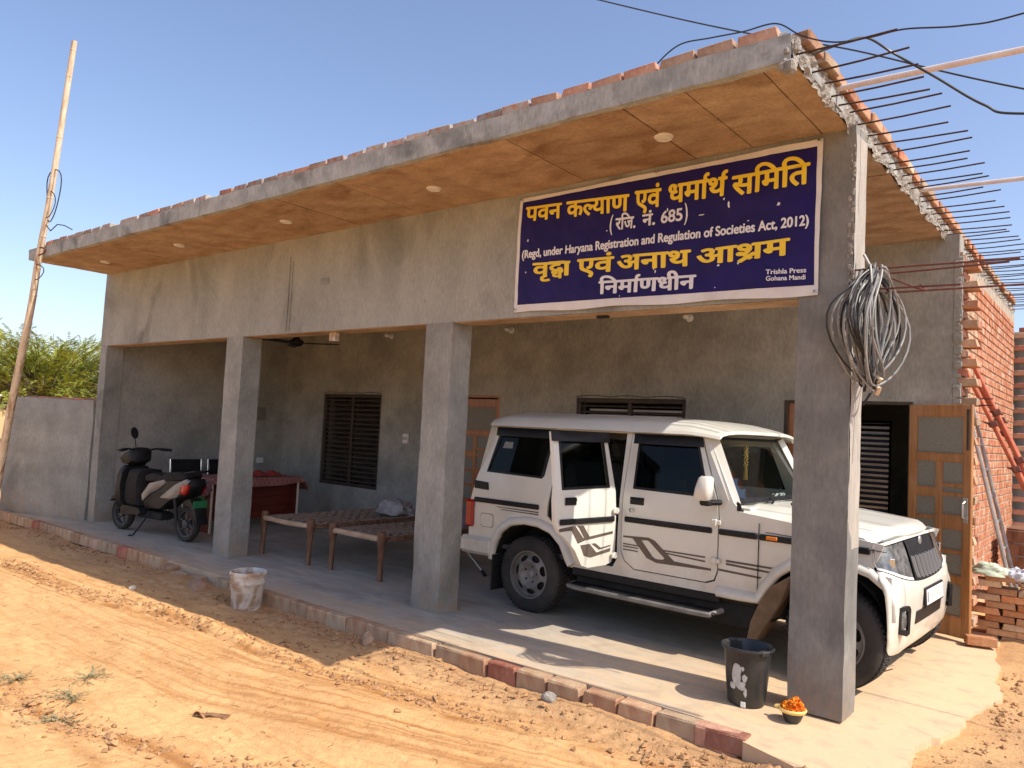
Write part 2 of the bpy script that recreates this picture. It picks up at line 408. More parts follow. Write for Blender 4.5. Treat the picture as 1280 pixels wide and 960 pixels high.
M['orange'] = mat('orange_petals', (.80, .17, .01), (.95, .34, .02), .85, 40, .6, 120)
M['yellow'] = mat('yellow_bowl_rim', (.75, .50, .14), (.85, .62, .22), .6, 20)
M['redpole'] = mat('red_oxide_prop', (.40, .10, .05), (.56, .17, .09), .65, 6, .3, 60, stretch=(4, 4, 1))
M['alu'] = mat('aluminium', (.34, .32, .30), (.48, .46, .43), .5, 9, metal=.5)
M['bag_green'] = mat('pale_green_sack', (.40, .46, .33), (.55, .60, .46), .85, 7, .4, 40)
M['bag_blue'] = mat('pale_blue_bag', (.52, .55, .62), (.66, .69, .74), .5, 7, .3, 40)
M['rubble'] = mat('rubble', (.30, .20, .13), (.52, .37, .24), .95, 7, .8, 40)
M['leaf'] = mat('mesquite_leaf', (.22, .27, .03), (.42, .44, .08), .7, .9, c3=(.12, .16, .025), sc3=.55, f3=(.5, .66))
M['leaf'].use_backface_culling = False
M['bark'] = mat('bark', (.10, .07, .045), (.17, .12, .08), .9, 8, .5)
M['weed'] = mat('dry_weed', (.24, .22, .11), (.40, .31, .16), .9, 20)
M['cream'] = mat('cream_paint', (.72, .62, .48), (.78, .70, .56), .85, 3, .1)
M['blue'] = mat('navy_print', (.010, .005, .075), (.016, .008, .11), .55, 3, spec=.25)
M['border'] = mat('banner_white', (.66, .63, .60), (.74, .72, .69), .4, 5, c3=(.5, .46, .42), sc3=3, f3=(.6, .9))
M['ylet'] = mat('yellow_print', (.84, .58, .025), (.90, .64, .04), .4, 8)
M['wlet'] = mat('white_print', (.74, .73, .76), rough=.4)
M['twig'] = mat('dry_twig', (.20, .10, .05), (.36, .19, .10), .9, 20)
M['screen'] = mat('framed_sheet', (.16, .14, .12), (.22, .2, .17), .5, 5)

# ------------------------------------------------------------------ ground (sand)
def gmat():
    m = bpy.data.materials.new('orange_sand'); m.use_nodes = True
    n, l = m.node_tree.nodes, m.node_tree.links; b = n['Principled BSDF']; b.inputs['Roughness'].default_value = .95; b.inputs['Specular IOR Level'].default_value = .15
    tc = n.new('ShaderNodeTexCoord')
    def noise(s, d=8, dist=0, sv=(1, 1, 1)):
        mp = n.new('ShaderNodeMapping'); mp.inputs['Scale'].default_value = sv; l.new(tc.outputs['Object'], mp.inputs[0])
        q = n.new('ShaderNodeTexNoise'); q.inputs['Scale'].default_value = s; q.inputs['Detail'].default_value = d; q.inputs['Roughness'].default_value = .66; q.inputs['Distortion'].default_value = dist; l.new(mp.outputs[0], q.inputs[0]); return q.outputs[0]
    def ramp(src, p0, c0, p1, c1):
        r = n.new('ShaderNodeValToRGB'); r.color_ramp.elements[0].position = p0; r.color_ramp.elements[1].position = p1
        r.color_ramp.elements[0].color = (*c0, 1); r.color_ramp.elements[1].color = (*c1, 1); l.new(src, r.inputs[0]); return r.outputs[0]
    def mix(f, a, c):
        q = n.new('ShaderNodeMix'); q.data_type = 'RGBA'; l.new(f, q.inputs[0]); l.new(a, q.inputs[6])
        if isinstance(c, tuple): q.inputs[7].default_value = (*c, 1)
        else: l.new(c, q.inputs[7])
        return q.outputs[2]
    c = ramp(noise(1.6, 8, .6, (.7, 1.6, 1)), .35, (.61, .345, .148), .66, (.76, .47, .212))
    f = ramp(noise(7, 8, 1.0, (.5, 1.8, 1)), .50, (0, 0, 0), .72, (.75, .75, .75))
    c = mix(f, c, (.50, .235, .085))
    # streaks drawn out along the wheel tracks
    aD = n.new('ShaderNodeAttribute'); aD.attribute_name = 'tD'; aA = n.new('ShaderNodeAttribute'); aA.attribute_name = 'tA'
    mD = n.new('ShaderNodeMath'); mD.operation = 'MULTIPLY'; mD.inputs[1].default_value = 13.0; l.new(aD.outputs['Fac'], mD.inputs[0])
    mA = n.new('ShaderNodeMath'); mA.operation = 'MULTIPLY'; mA.inputs[1].default_value = .45; l.new(aA.outputs['Fac'], mA.inputs[0])
    cx = n.new('ShaderNodeCombineXYZ'); l.new(mA.outputs[0], cx.inputs[0]); l.new(mD.outputs[0], cx.inputs[1])
    ns = n.new('ShaderNodeTexNoise'); ns.inputs['Scale'].default_value = 1.6; ns.inputs['Detail'].default_value = 5; ns.inputs['Roughness'].default_value = .7; l.new(cx.outputs[0], ns.inputs[0])
    fs = ramp(ns.outputs[0], .48, (0, 0, 0), .62, (1, 1, 1)); aM = n.new('ShaderNodeAttribute'); aM.attribute_name = 'tM'
    mM = n.new('ShaderNodeMath'); mM.operation = 'MULTIPLY'; l.new(fs, mM.inputs[0]); l.new(aM.outputs['Fac'], mM.inputs[1]); c = mix(mM.outputs[0], c, (.43, .19, .065))
    f = ramp(noise(60, 5), .60, (0, 0, 0), .76, (.6, .6, .6)); c = mix(f, c, (.34, .17, .08))
    f = ramp(noise(28, 5), .62, (0, 0, 0), .74, (.45, .45, .45)); c = mix(f, c, (.74, .50, .27))
    at = n.new('ShaderNodeAttribute'); at.attribute_name = 'soil'; c = mix(at.outputs['Fac'], c, (.36, .215, .125))
    at = n.new('ShaderNodeAttribute'); at.attribute_name = 'track'; tm = n.new('ShaderNodeMath'); tm.operation = 'MULTIPLY'; tm.inputs[1].default_value = .95; l.new(at.outputs['Fac'], tm.inputs[0]); c = mix(tm.outputs[0], c, (.40, .18, .06))
    l.new(c, b.inputs['Base Color'])
    h = noise(55, 9); h2 = noise(14, 6, .5)
    ad = n.new('ShaderNodeMath'); ad.operation = 'MULTIPLY_ADD'; ad.inputs[1].default_value = 1.6; l.new(h2, ad.inputs[0]); l.new(h, ad.inputs[2])
    bp = n.new('ShaderNodeBump'); bp.inputs['Strength'].default_value = .7; bp.inputs['Distance'].default_value = .016; l.new(ad.outputs[0], bp.inputs['Height']); l.new(bp.outputs[0], b.inputs['Normal'])
    return m
M['sand'] = gmat()

def polyd(X, Y, pts):
    """signed distance (left positive) and arc position to a polyline"""
    D = np.full(X.shape, 1e9); S = np.zeros(X.shape); A = np.zeros(X.shape); s0 = 0
    for (a, b) in zip(pts[:-1], pts[1:]):
        dx, dy = b[0] - a[0], b[1] - a[1]; L = math.hypot(dx, dy)
        t = ((X - a[0]) * dx + (Y - a[1]) * dy) / L ** 2; tc = np.clip(t, 0, 1)
        d = np.hypot(X - a[0] - tc * dx, Y - a[1] - tc * dy)
        sg = np.sign((Y - a[1]) * dx - (X - a[0]) * dy)
        k = d < np.abs(D)
        D = np.where(k, d * np.where(sg == 0, 1, sg), D); A = np.where(k, s0 + tc * L, A); s0 += L
    return D, A

RIDGE1 = [(-9.8, -1.72), (-8.1, -1.80), (-6.6, -1.58), (-5.9, -1.54), (-4.5, -1.5), (-3.7, -1.38), (-2.8, -1.2), (-2.2, -1.05), (-1.5, -.95), (-.8, -.6)]
RUT1 = [(-9.5, -2.5), (-7, -2.46), (-5.8, -2.41), (-4.7, -2.36), (-4.1, -2.2), (-3.1, -1.9), (-2.2, -1.6), (-1, -1.2), (0, -.7)]
RIDGE2 = [(-6.0, -3.3), (-5.2, -3.1), (-4.4, -2.98), (-3.65, -2.72), (-3.0, -2.35), (-2.4, -2.0), (-1.6, -1.6), (-.4, -1.3)]

def gheight(X, Y):
    p = np.stack([X, Y, X * 0], 1)
    z = -.115 + .018 * fbm(p * .7, 3)
    near = np.clip(1 - np.maximum(np.maximum(-15 - X, X - 3), np.maximum(-6 - Y, Y - 4)) / 3, 0, 1)
    z = z + near * .007 * fbm(p * np.array([4, 7, 1]), 4)
    z = z + near * .0035 * fbm(p * 22, 3)
    clod = np.maximum(0, fbm(p * np.array([13, 16, 1]) + 3, 3)) ; clod2 = np.maximum(0, vnoise(p * 34 + 9))
    for (rd, w, hh, amp) in ((RIDGE1, .10, .012, .040), (RIDGE2, .09, .008, .038)):
        D, A = polyd(X, Y, rd)
        wob = .09 * fbm(np.stack([A * 1.1, A * 0, A * 0], 1), 2); D = D + wob
        g = np.exp(-(D / w) ** 2); pat = np.clip(.40 + 1.3 * vnoise(np.stack([A * .9, D * 0 + 4.2, D * 0], 1)), 0, 1.2)
        z = z + g * pat * (hh + amp * np.minimum(clod, .75) + .010 * clod2) - .035 * pat * np.exp(-((D + w * .75) / (.28 * w)) ** 2)
    # kerb-side churned strip
    z = z + .045 * np.exp(-((Y + .78) / .17) ** 2) * (X < -1.5) * np.clip(.6 + vnoise(np.stack([X * 1.7, X * 0 + 2, X * 0], 1)), 0, 1.3)
    g = np.exp(-((Y + .95) / .22) ** 2) * (X < -.9)
    z = z + g * (.016 * clod + .008 * clod2)
    # tyre tracks, ribs run along the track
    D, A = polyd(X, Y, RUT1)
    band = np.maximum(np.clip(1 - np.abs(D - .16) / .19, 0, 1), np.clip(1 - np.abs(D - .68) / .17, 0, 1)); band = np.minimum(1, band * 3)
    rib = np.maximum(0, np.sin((D + .008 * np.sin(A * .8)) * 2 * np.pi / .078))
    fade = np.clip(.6 + vnoise(np.stack([A * .6, D * 1.5 + 3, D * 0], 1)), .15, 1)
    z = z - band * (.014 + .006 * rib * fade)
    g = np.exp(-((D + .02) / .05) ** 2); z = z - .020 * g * fade
    # dune lift in front of the kerb and a little toward the viewer
    z = z + .055 * np.exp(-((Y + 1.75) / .55) ** 2) * np.clip((X + 12) / 3, 0, 1)
    # right-hand side: soil level almost flush with the concrete
    rr = 1 / (1 + np.exp(-(X + 1.15) / .12)); z = z * (1 - rr) + rr * (-.045 + .02 * fbm(p * 1.4 + 5, 3) + .010 * fbm(p * 9, 3))
    D, A = polyd(X, Y, [(-.62, .35), (-.2, .55), (.6, .7)]); z = z - .03 * np.exp(-(D / .07) ** 2) * rr
    # soil mound behind the brick stack
    z = z + .42 * np.exp(-(((X + .6) / .75) ** 2 + ((Y - 4.4) / .75) ** 2)) * (1 + .25 * clod)
    z = z + .085 * np.exp(-((X + 1.35) / .34) ** 2 - ((Y + .92) / .24) ** 2) * (1 + .12 * np.minimum(clod, .8))
    # under the floor slab
    ins = 1 / (1 + np.exp(-(Y + .60) / .02)) * (X < -1.1) * (X > -13.2); z = np.where(ins > .5, -.2, z)
    return z

xs = np.concatenate([-np.geomspace(400, 14.2, 22), np.arange(-14, -8, .045), np.arange(-8, -1.0, .0165), np.arange(-1, 1.5, .035), np.geomspace(1.6, 400, 26)])
ys = np.concatenate([-np.geomspace(400, 4.6, 26), np.arange(-4.5, -.5, .0165), np.arange(-.5, 6, .07), np.geomspace(6.2, 600, 30)])
GX, GY = np.meshgrid(xs, ys, indexing='ij'); gx = GX.ravel(); gy = GY.ravel()
gz = gheight(gx, gy)
nx, ny = len(xs), len(ys)
me = bpy.data.meshes.new('sand_ground')
ii = (np.arange(nx - 1)[:, None] * ny + np.arange(ny - 1)[None, :]).ravel()
quads = np.stack([ii, ii + ny, ii + ny + 1, ii + 1], 1).astype(np.int32)
me.vertices.add(nx * ny); me.vertices.foreach_set('co', np.stack([gx, gy, gz], 1).astype(np.float32).ravel())
me.loops.add(quads.size); me.loops.foreach_set('vertex_index', quads.ravel())
me.polygons.add(len(quads)); me.polygons.foreach_set('loop_start', np.arange(0, quads.size, 4, dtype=np.int32)); me.polygons.foreach_set('loop_total', np.full(len(quads), 4, dtype=np.int32))
me.update(calc_edges=True); me.polygons.foreach_set('use_smooth', np.ones(len(quads), bool)); me.materials.append(M['sand'])
D_t, A_t = polyd(gx, gy, RUT1)
rib_t = np.maximum(0, np.sin((D_t + .008 * np.sin(A_t * .8)) * 2 * np.pi / .078)); fade_t = np.clip(.55 + 1.2 * vnoise(np.stack([A_t * .6, D_t * 1.5 + 3, D_t * 0], 1)), 0, 1)
trk = np.maximum(np.clip(1 - np.abs(D_t - .16) / .19, 0, 1), np.clip(1 - np.abs(D_t - .68) / .17, 0, 1)); trk = np.minimum(1, trk * 3) * (.10 + .90 * rib_t ** 2 * fade_t) * .8 + np.exp(-((D_t + .02) / .035) ** 2) * .9 * fade_t
D_2, A_2t = polyd(gx, gy, [(-9, -2.9), (-6.4, -2.95), (-5, -3.05), (-4.0, -3.1)]); trk += np.exp(-(D_2 / .05) ** 2) * .5
for rd_ in (RIDGE1, RIDGE2):
    D_2, A_2t = polyd(gx, gy, rd_); D_2 = D_2 + .09 * fbm(np.stack([A_2t * 1.1, A_2t * 0, A_2t * 0], 1), 2)
    trk += 1.1 * np.exp(-((D_2 + .07) / .045) ** 2) * np.clip(.5 + fbm(np.stack([gx * 5, gy * 7, gx * 0], 1), 3), 0, 1)
trk = np.clip(trk, 0, 1)
soil = np.clip(np.exp(-((gy + .85) / .28) ** 2) * .55 + 1 / (1 + np.exp(-(gx + 1.0) / .3)) * .55 + .25 * fbm(np.stack([gx, gy, gx * 0], 1) * 2.2, 3) * (1 / (1 + np.exp(-(gx + 1.4) / .4))), 0, .9)
at = me.attributes.new('soil', 'FLOAT', 'POINT'); at.data.foreach_set('value', soil.astype(np.float32))
tM = np.clip(1 - np.maximum(0, np.abs(D_t - .42) - .45) / .25, 0, 1) * np.clip(.55 + .6 * fbm(np.stack([gx * .5, gy * 1.2, gx * 0 + 9], 1), 3), 0, .85)
tM = np.maximum(tM, .8 * np.clip(1 - np.abs(D_t + .75) / .10, 0, 1) * np.clip(fade_t, 0, 1))
for nm_, ar_ in (('tD', D_t), ('tA', A_t), ('tM', tM)):
    a_ = me.attributes.new(nm_, 'FLOAT', 'POINT'); a_.data.foreach_set('value', ar_.astype(np.float32))
at2 = me.attributes.new('track', 'FLOAT', 'POINT'); at2.data.foreach_set('value', trk.astype(np.float32))
link('ground', me, kind='structure')

def gz1(x, y): return float(gheight(np.array([float(x)]), np.array([float(y)]))[0])

print('T0', time.time() - T0)
# ------------------------------------------------------------------ concrete floor
def floor_mat():
    m = bpy.data.materials.new('floor_concrete'); m.use_nodes = True
    n, l = m.node_tree.nodes, m.node_tree.links; b = n['Principled BSDF']; b.inputs['Roughness'].default_value = .82; b.inputs['Specular IOR Level'].default_value = .3
    tc = n.new('ShaderNodeTexCoord'); sp = n.new('ShaderNodeSeparateXYZ'); l.new(tc.outputs['Object'], sp.inputs[0])
    def noise(s, d=8, dist=0., sv=(1, 1, 1)):
        mp = n.new('ShaderNodeMapping'); mp.inputs['Scale'].default_value = sv; l.new(tc.outputs['Object'], mp.inputs[0])
        q = n.new('ShaderNodeTexNoise'); q.inputs['Scale'].default_value = s; q.inputs['Detail'].default_value = d; q.inputs['Roughness'].default_value = .66; q.inputs['Distortion'].default_value = dist; l.new(mp.outputs[0], q.inputs[0]); return q.outputs[0]
    r = n.new('ShaderNodeValToRGB'); r.color_ramp.elements[0].position = .34; r.color_ramp.elements[1].position = .68
    r.color_ramp.elements[0].color = (.27, .265, .235, 1); r.color_ramp.elements[1].color = (.47, .46, .41, 1); l.new(noise(2.2, 9, .8, (.6, 1.7, 1)), r.inputs[0])
    # sand dust carried in over the open right-hand end and the front edge
    mx = n.new('ShaderNodeMapRange'); mx.inputs[1].default_value = -4.6; mx.inputs[2].default_value = -1.2; l.new(sp.outputs[0], mx.inputs[0])
    my = n.new('ShaderNodeMapRange'); my.inputs[1].default_value = -.15; my.inputs[2].default_value = -.75; l.new(sp.outputs[1], my.inputs[0])
    a = n.new('ShaderNodeMath'); a.operation = 'MAXIMUM'; l.new(mx.outputs[0], a.inputs[0])
    a2 = n.new('ShaderNodeMath'); a2.operation = 'MULTIPLY'; a2.inputs[1].default_value = .75; l.new(my.outputs[0], a2.inputs[0]); l.new(a2.outputs[0], a.inputs[1])
    s = n.new('ShaderNodeMath'); s.operation = 'MULTIPLY_ADD'; s.inputs[1].default_value = 1.5; s.inputs[2].default_value = -.60; l.new(noise(3.5, 9, .6, (.6, 2.2, 1)), s.inputs[0])
    ad = n.new('ShaderNodeMath'); ad.operation = 'ADD'; ad.use_clamp = True; l.new(a.outputs[0], ad.inputs[0]); l.new(s.outputs[0], ad.inputs[1])
    ml = n.new('ShaderNodeMath'); ml.operation = 'MULTIPLY'; ml.inputs[1].default_value = .93; l.new(ad.outputs[0], ml.inputs[0])
    q = n.new('ShaderNodeMix'); q.data_type = 'RGBA'; l.new(ml.outputs[0], q.inputs[0]); l.new(r.outputs[0], q.inputs[6]); q.inputs[7].default_value = (.66, .46, .27, 1)
    r2 = n.new('ShaderNodeValToRGB'); r2.color_ramp.elements[0].position = .50; r2.color_ramp.elements[1].position = .68; l.new(noise(4.5, 8, .7, (1, 1.4, 1)), r2.inputs[0])
    k2 = n.new('ShaderNodeMath'); k2.operation = 'MULTIPLY'; k2.inputs[1].default_value = .65; l.new(r2.outputs[0], k2.inputs[0])
    q2 = n.new('ShaderNodeMix'); q2.data_type = 'RGBA'; l.new(k2.outputs[0], q2.inputs[0]); l.new(q.outputs[2], q2.inputs[6]); q2.inputs[7].default_value = (.40, .31, .22, 1)
    l.new(q2.outputs[2], b.inputs['Base Color'])
    bp = n.new('ShaderNodeBump'); bp.inputs['Strength'].default_value = .45; bp.inputs['Distance'].default_value = .008; l.new(noise(24, 8), bp.inputs['Height']); l.new(bp.outputs[0], b.inputs['Normal'])
    return m
M['floor'] = floor_mat()
fo = [(-13.3, -.57), (-8.5, -.57), (-7.5, -.57), (-1.78, -.57), (-1.76, -.70)]
edge = [(-1.45, -.80), (-1.2, -.62), (-1.0, -.42), (-1.06, -.01), (-.93, .41), (-.90, .86), (-.80, 1.4), (-.90, 1.86), (-.92, 2.3), (-1.0, 2.62), (-1.05, 3.4)]
ex = [edge[0]]
for a, b in zip(edge[:-1], edge[1:]):
    for k in range(1, 9):
        t = k / 8; ex.append((a[0] + (b[0] - a[0]) * t + (random.uniform(-.018, .018) if k < 8 else 0), a[1] + (b[1] - a[1]) * t + random.uniform(-.012, .012)))
fo += ex + [(-1.5, 3.4), (-1.5, 8), (-11.9, 8), (-11.9, .1), (-13.3, -.45)]
fb = MB(); nb = lambda x, z: 0.0
fb.panel(fo, (), yf=lambda x, y: -.006 * max(0, min(1, (x + 2.2) / 1.2)) * 4, th=-.22, step=.35, axis=(0, 2, 1), smooth=False)
fb.build('concrete_floor', M['floor'], kind='structure', merge=True)

print('T1', time.time() - T0)
# ------------------------------------------------------------------ the building
B = thing('porch_building', 'unfinished grey plastered building with three pillars, a deep porch and bricks along the roof edge', 'building', (-6.6, 0, 0))
XL, XR = -11.87, -1.44
ZB, ZS, OH = 2.538, 3.58, 1.057

def noisy_box(x0, x1, y0, y1, z0, z1, st=.09, amp=.005, fr=3.0):
    """subdivided box whose surface wavers a little (hand plastering)"""
    mb = MB(); n = [max(1, int((b - a) / st)) for a, b in ((x0, x1), (y0, y1), (z0, z1))]
    def L(a, b, t): return a + (b - a) * t
    mb.grid(lambda u, v: (L(x0, x1, u), y0, L(z0, z1, v)), n[0], n[2])
    mb.grid(lambda u, v: (L(x1, x0, u), y1, L(z0, z1, v)), n[0], n[2])
    mb.grid(lambda u, v: (x0, L(y1, y0, u), L(z0, z1, v)), n[1], n[2])
    mb.grid(lambda u, v: (x1, L(y0, y1, u), L(z0, z1, v)), n[1], n[2])
    mb.grid(lambda u, v: (L(x0, x1, u), L(y0, y1, v), z1), n[0], n[1])
    mb.grid(lambda u, v: (L(x0, x1, u), L(y1, y0, v), z0), n[0], n[1])
    P = np.array(mb.v); d = np.stack([fbm(P * fr + k * 31, 3) for k in range(3)], 1) * amp
    if z0 < .01: d[:, 2] *= (P[:, 2] > .01)
    mb.v = [tuple(q) for q in P + d]
    return mb

# slab
sb = noisy_box(-11.76, -1.47, -OH, 8.1, ZS + .035, ZS + .135, .16, .004)
sb.build('roof_slab', M['slab'], B, world=True, merge=True, sharp=50)
# front drop of the slab (plastered edge) a touch lower than the soffit boards
fr_ = noisy_box(-11.765, -1.475, -OH - .012, -OH + .045, ZS - .004, ZS + .141, .07, .006, 5)
fr_.build('slab_edge', M['slab'], B, world=True, merge=True, sharp=50)
# broken right-hand end of the slab
mb = MB(); ny_ = 420
def rough(u, v):
    y = -OH - .01 + u * 9.1; z = ZS - .015 + v * .135
    return (v, y, z)
mb.grid(rough, ny_, 8, smooth=False)
A_ = np.array(mb.v); v_, y_, z_ = A_.T
A_[:, 0] = -1.466 + .019 * fbm(np.stack([y_ * 9, z_ * 14, z_ * 0 + 1], 1), 3) + .010 * fbm(np.stack([y_ * 30, z_ * 40, z_ * 0 + 5], 1), 2)
A_[:, 2] = z_ + (v_ < .3) * .022 * fbm(np.stack([y_ * 7, y_ * 0 + 3.1, y_ * 0], 1), 3); mb.v = A_.tolist()
mb.build('broken_slab_edge', M['rough_concrete'], B, world=True)
# loose plaster drips at the front corner
mb = MB()
for k in range(14):
    x = -1.50 + random.uniform(-.03, .04); y = -OH - .01 + random.uniform(-.02, .05); z = ZS + random.uniform(-.04, .12); r = random.uniform(.012, .03)
    mb.box(x - r, x + r, y - r, y + r, z - r * 1.6, z + r, c=r * .5)
mb.build('mortar_lump', M['rough_concrete'], B, world=True)

# soffit boards: joints where the shuttering sheets met
seams = [-11.76, -11.0, -9.72, -8.45, -7.0, -6.1, -5.24, -4.34, -3.42, -2.5, -2.09, -1.64, -1.475]
for a, b in zip(seams[:-1], seams[1:]):
    mb = noisy_box(a + .004, b - .004, -OH + .045, -.003, ZS - random.uniform(0, .006), ZS + .03, .12, .003, 4)
    mb.build('soffit_panel', M['soffit'], B, world=True, merge=True, sharp=60)
sx2 = [-11.66, -9.4, -7.0, -4.6, -3.2, -1.475]
for a, b in zip(sx2[:-1], sx2[1:]):
    for c, d in ((.243, .95), (.95, 2.22), (2.22, 3.05)):
        mb = noisy_box(a + .004, b - .004, c + .004, d - .004, ZS - random.uniform(0, .006), ZS + .03, .2, .003, 4)
        mb.build('soffit_panel', M['soffit'], B, world=True, merge=True, sharp=60)

# facade beam wall between the pillars and the slab
noisy_box(XL, -1.765, .001, .239, ZB, ZS + .03, .11, .004, 2.2).build('lintel_wall', M['plaster_face'], B, world=True, merge=True, sharp=60)
# under-face boards of the beam
for a, b in ((-11.66, -8.46), (-8.10, -5.115), (-4.765, -1.772)):
    MB().box(a, b, .012, .228, ZB - .006, ZB + .001, c=.002).build('beam_soffit', M['soffit'], B, world=True)
# vertical seam and patches on the beam
mb = MB(); mb.box(-7.30, -7.27, -.012, .0, ZB + .02, ZS - .2, c=.008); mb.box(-7.235, -7.22, -.009, .0, ZB + .02, ZS - .25, c=.006)
mb.build('plaster_seam', M['plaster_face'], B, world=True)
MB().box(-6.72, -6.58, -.006, .0, 3.02, 3.09, c=.004).build('plaster_patch', M['plaster'], B, world=True)

# pillars
for x0, x1 in ((-8.449, -8.108), (-5.105, -4.774)):
    noisy_box(x0, x1, -.004, .243, 0, ZB + .002, .06, .005, 3).build('pillar', M['plaster'], B, world=True, merge=True, sharp=60)
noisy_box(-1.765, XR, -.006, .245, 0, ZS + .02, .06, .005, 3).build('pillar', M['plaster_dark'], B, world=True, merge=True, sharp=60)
# ragged pale concrete strip along the unplastered right side of the near pillar
mb = MB()
def strip(u, v):
    z = 1.0 + u * 2.55; y = .0 + v * .235
    return (XR + .004 + .003 * float(fbm(np.array([[z * 9, y * 20, 2.]]), 3)[0]), y, z)
mb.grid(strip, 90, 6, smooth=False); mb.build('bare_concrete_face', M['bare'], B, world=True)
mb = MB()
for k in range(60):
    z = random.uniform(2.3, 3.5); s = random.uniform(.004, .011)
    x = XR - random.uniform(.0, .03)
    mb.box(x - s, x + s, -.006 - s * .5, .004, z - s * 1.8, z + s * 1.8, c=s * .4)
mb.build('plaster_crumbs', M['rough_concrete'], B, world=True, kind='stuff')

def wall_holes(x0, x1, z0, z1, holes, y0, y1, mb=None):
    mb = mb or MB(); X = sorted({x0, x1, *[h[0] for h in holes], *[h[1] for h in holes]}); Z = sorted({z0, z1, *[h[2] for h in holes], *[h[3] for h in holes]})
    hol = lambda x, z: any(h[0] < x < h[1] and h[2] < z < h[3] for h in holes)
    for i in range(len(X) - 1):
        for j in range(len(Z) - 1):
            cx, cz = (X[i] + X[i + 1]) / 2, (Z[j] + Z[j + 1]) / 2
            if hol(cx, cz): continue
            a, b, c, d = X[i], X[i + 1], Z[j], Z[j + 1]
            mb.add([(a, y0, c), (b, y0, c), (b, y0, d), (a, y0, d)], [(0, 1, 2, 3)]); mb.add([(a, y1, c), (b, y1, c), (b, y1, d), (a, y1, d)], [(3, 2, 1, 0)])
            for (dx, e) in ((X[i] - 1e-3, a), (X[i + 1] + 1e-3, b)):
                if dx < x0 or dx > x1 or hol(dx, cz): mb.add([(e, y0, c), (e, y1, c), (e, y1, d), (e, y0, d)], [(0, 1, 2, 3)])
            for (dz, e) in ((Z[j] - 1e-3, c), (Z[j + 1] + 1e-3, d)):
                if dz < z0 or dz > z1 or hol(cx, dz): mb.add([(a, y0, e), (b, y0, e), (b, y1, e), (a, y1, e)], [(0, 1, 2, 3)])
    return mb
YB = 3.05
W1 = (-10.58, -9.14, .58, 2.05); D1 = (-7.66, -6.75, 0, 2.06); W2 = (-5.52, -4.03, .60, 2.05); D2 = (-2.92, -1.72, 0, 2.06)
wall_holes(-11.67, -1.36, 0, ZS + .03, [W1, D1, W2, D2], YB, YB + .23).build('back_wall', M['plaster_in'], B, world=True, merge=True)
wall_holes(-11.67, -1.47, 0, ZS + .03, [(-9.2, -8.0, .5, 2.5), (-8.3 + .3, -5.6, .9, 2.16), (-3.9, -2.80, .55, 2.0)], 7.0, 7.2).build('rear_wall', M['plaster_in'], B, world=True, merge=True)
MB().box(XL, -11.67, .24, 7.2, 0, ZS + .03).build('end_wall', M['plaster_in'], B, world=True)
noisy_box(XL, -11.66, -.003, .24, 0, ZB, .08, .004).build('end_pier', M['plaster'], B, world=True, merge=True, sharp=60)
MB().box(-11.67, -1.36 - .11, YB + .23, 7.0, ZS, ZS + .03).build('room_ceiling', M['plaster_in'], B, world=True)
MB().box(-3.6, -3.5, YB + .23, 7.0, 0, ZS).build('partition_wall', M['plaster_in'], B, world=True)
MB().box(-8.9, -8.8, YB + .23, 7.0, 0, ZS).build('partition_wall', M['plaster_in'], B, world=True)

print('T2', time.time() - T0)
# ---- bricks: shared meshes
def brick_mesh(mt, L=.228, D=.108, H=.072, seed=0, name='brick'):
    r = random.Random(seed); mb = MB(); mb.box(-L / 2, L / 2, -D / 2, D / 2, 0, H, c=.006)
    mb.v = [(x + r.uniform(-.003, .003), y + r.uniform(-.003, .003), z + r.uniform(-.0025, .0025)) for x, y, z in mb.v]
    # a chipped corner
    k = r.choice([(1, 1), (1, -1), (-1, 1), (-1, -1)]); ch = r.uniform(.004, .016)
    mb.v = [(x - k[0] * ch * (x * k[0] > L * .44 and z > H * .6), y - k[1] * ch * .6 * (x * k[0] > L * .44 and z > H * .6 and y * k[1] > 0), z) for x, y, z in mb.v]
    return mb.mesh(name, mt)
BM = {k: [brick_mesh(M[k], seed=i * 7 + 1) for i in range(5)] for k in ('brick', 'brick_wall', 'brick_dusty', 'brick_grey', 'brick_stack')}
HALF = [brick_mesh(M['brick_wall'], L=.108, seed=40 + i) for i in range(4)]
def put(me, x, y, z, rz=0, par=None, rx=0, ry=0, name='brick', **kw):
    l = par.location if par is not None else (0, 0, 0)
    return link(name, me, par, (x - l[0], y - l[1], z - l[2]), (rx, ry, rz), **kw)

# bricks along the front roof edge
x = -11.72
while x < -1.62:
    L = .232 + random.uniform(.0, .010)
    kind = 'brick' if random.random() < .25 or x > -3.2 else 'brick_grey'
    if random.random() < .93 or x > -3:
        ob_ = put(random.choice(BM[kind]), x + .114, -OH + .052 + random.uniform(-.008, .008), ZS + .139 + random.uniform(-.003, .004), random.uniform(-.04, .04), B, rx=random.uniform(-.05, .05), ry=random.uniform(-.035, .035))
        ob_.scale = (random.uniform(.93, 1.02), 1, random.uniform(.70, .88) if x < -2.6 else .95)
    x += L
# mortar smears in front of them
mb = MB()
def smear(u, v):
    x = -11.74 + u * 10.24; h = .018 + .030 * max(0, float(fbm(np.array([[x * 3.3, 1.7, 0]]), 3)[0]) + .15)
    return (x, -OH - .004 + v * .03, ZS + .139 + h * math.sin(v * math.pi * .5) if v > 0 else ZS + .13)
mb.grid(smear, 260, 3); mb.build('mortar_bed', M['slab'], B, world=True)
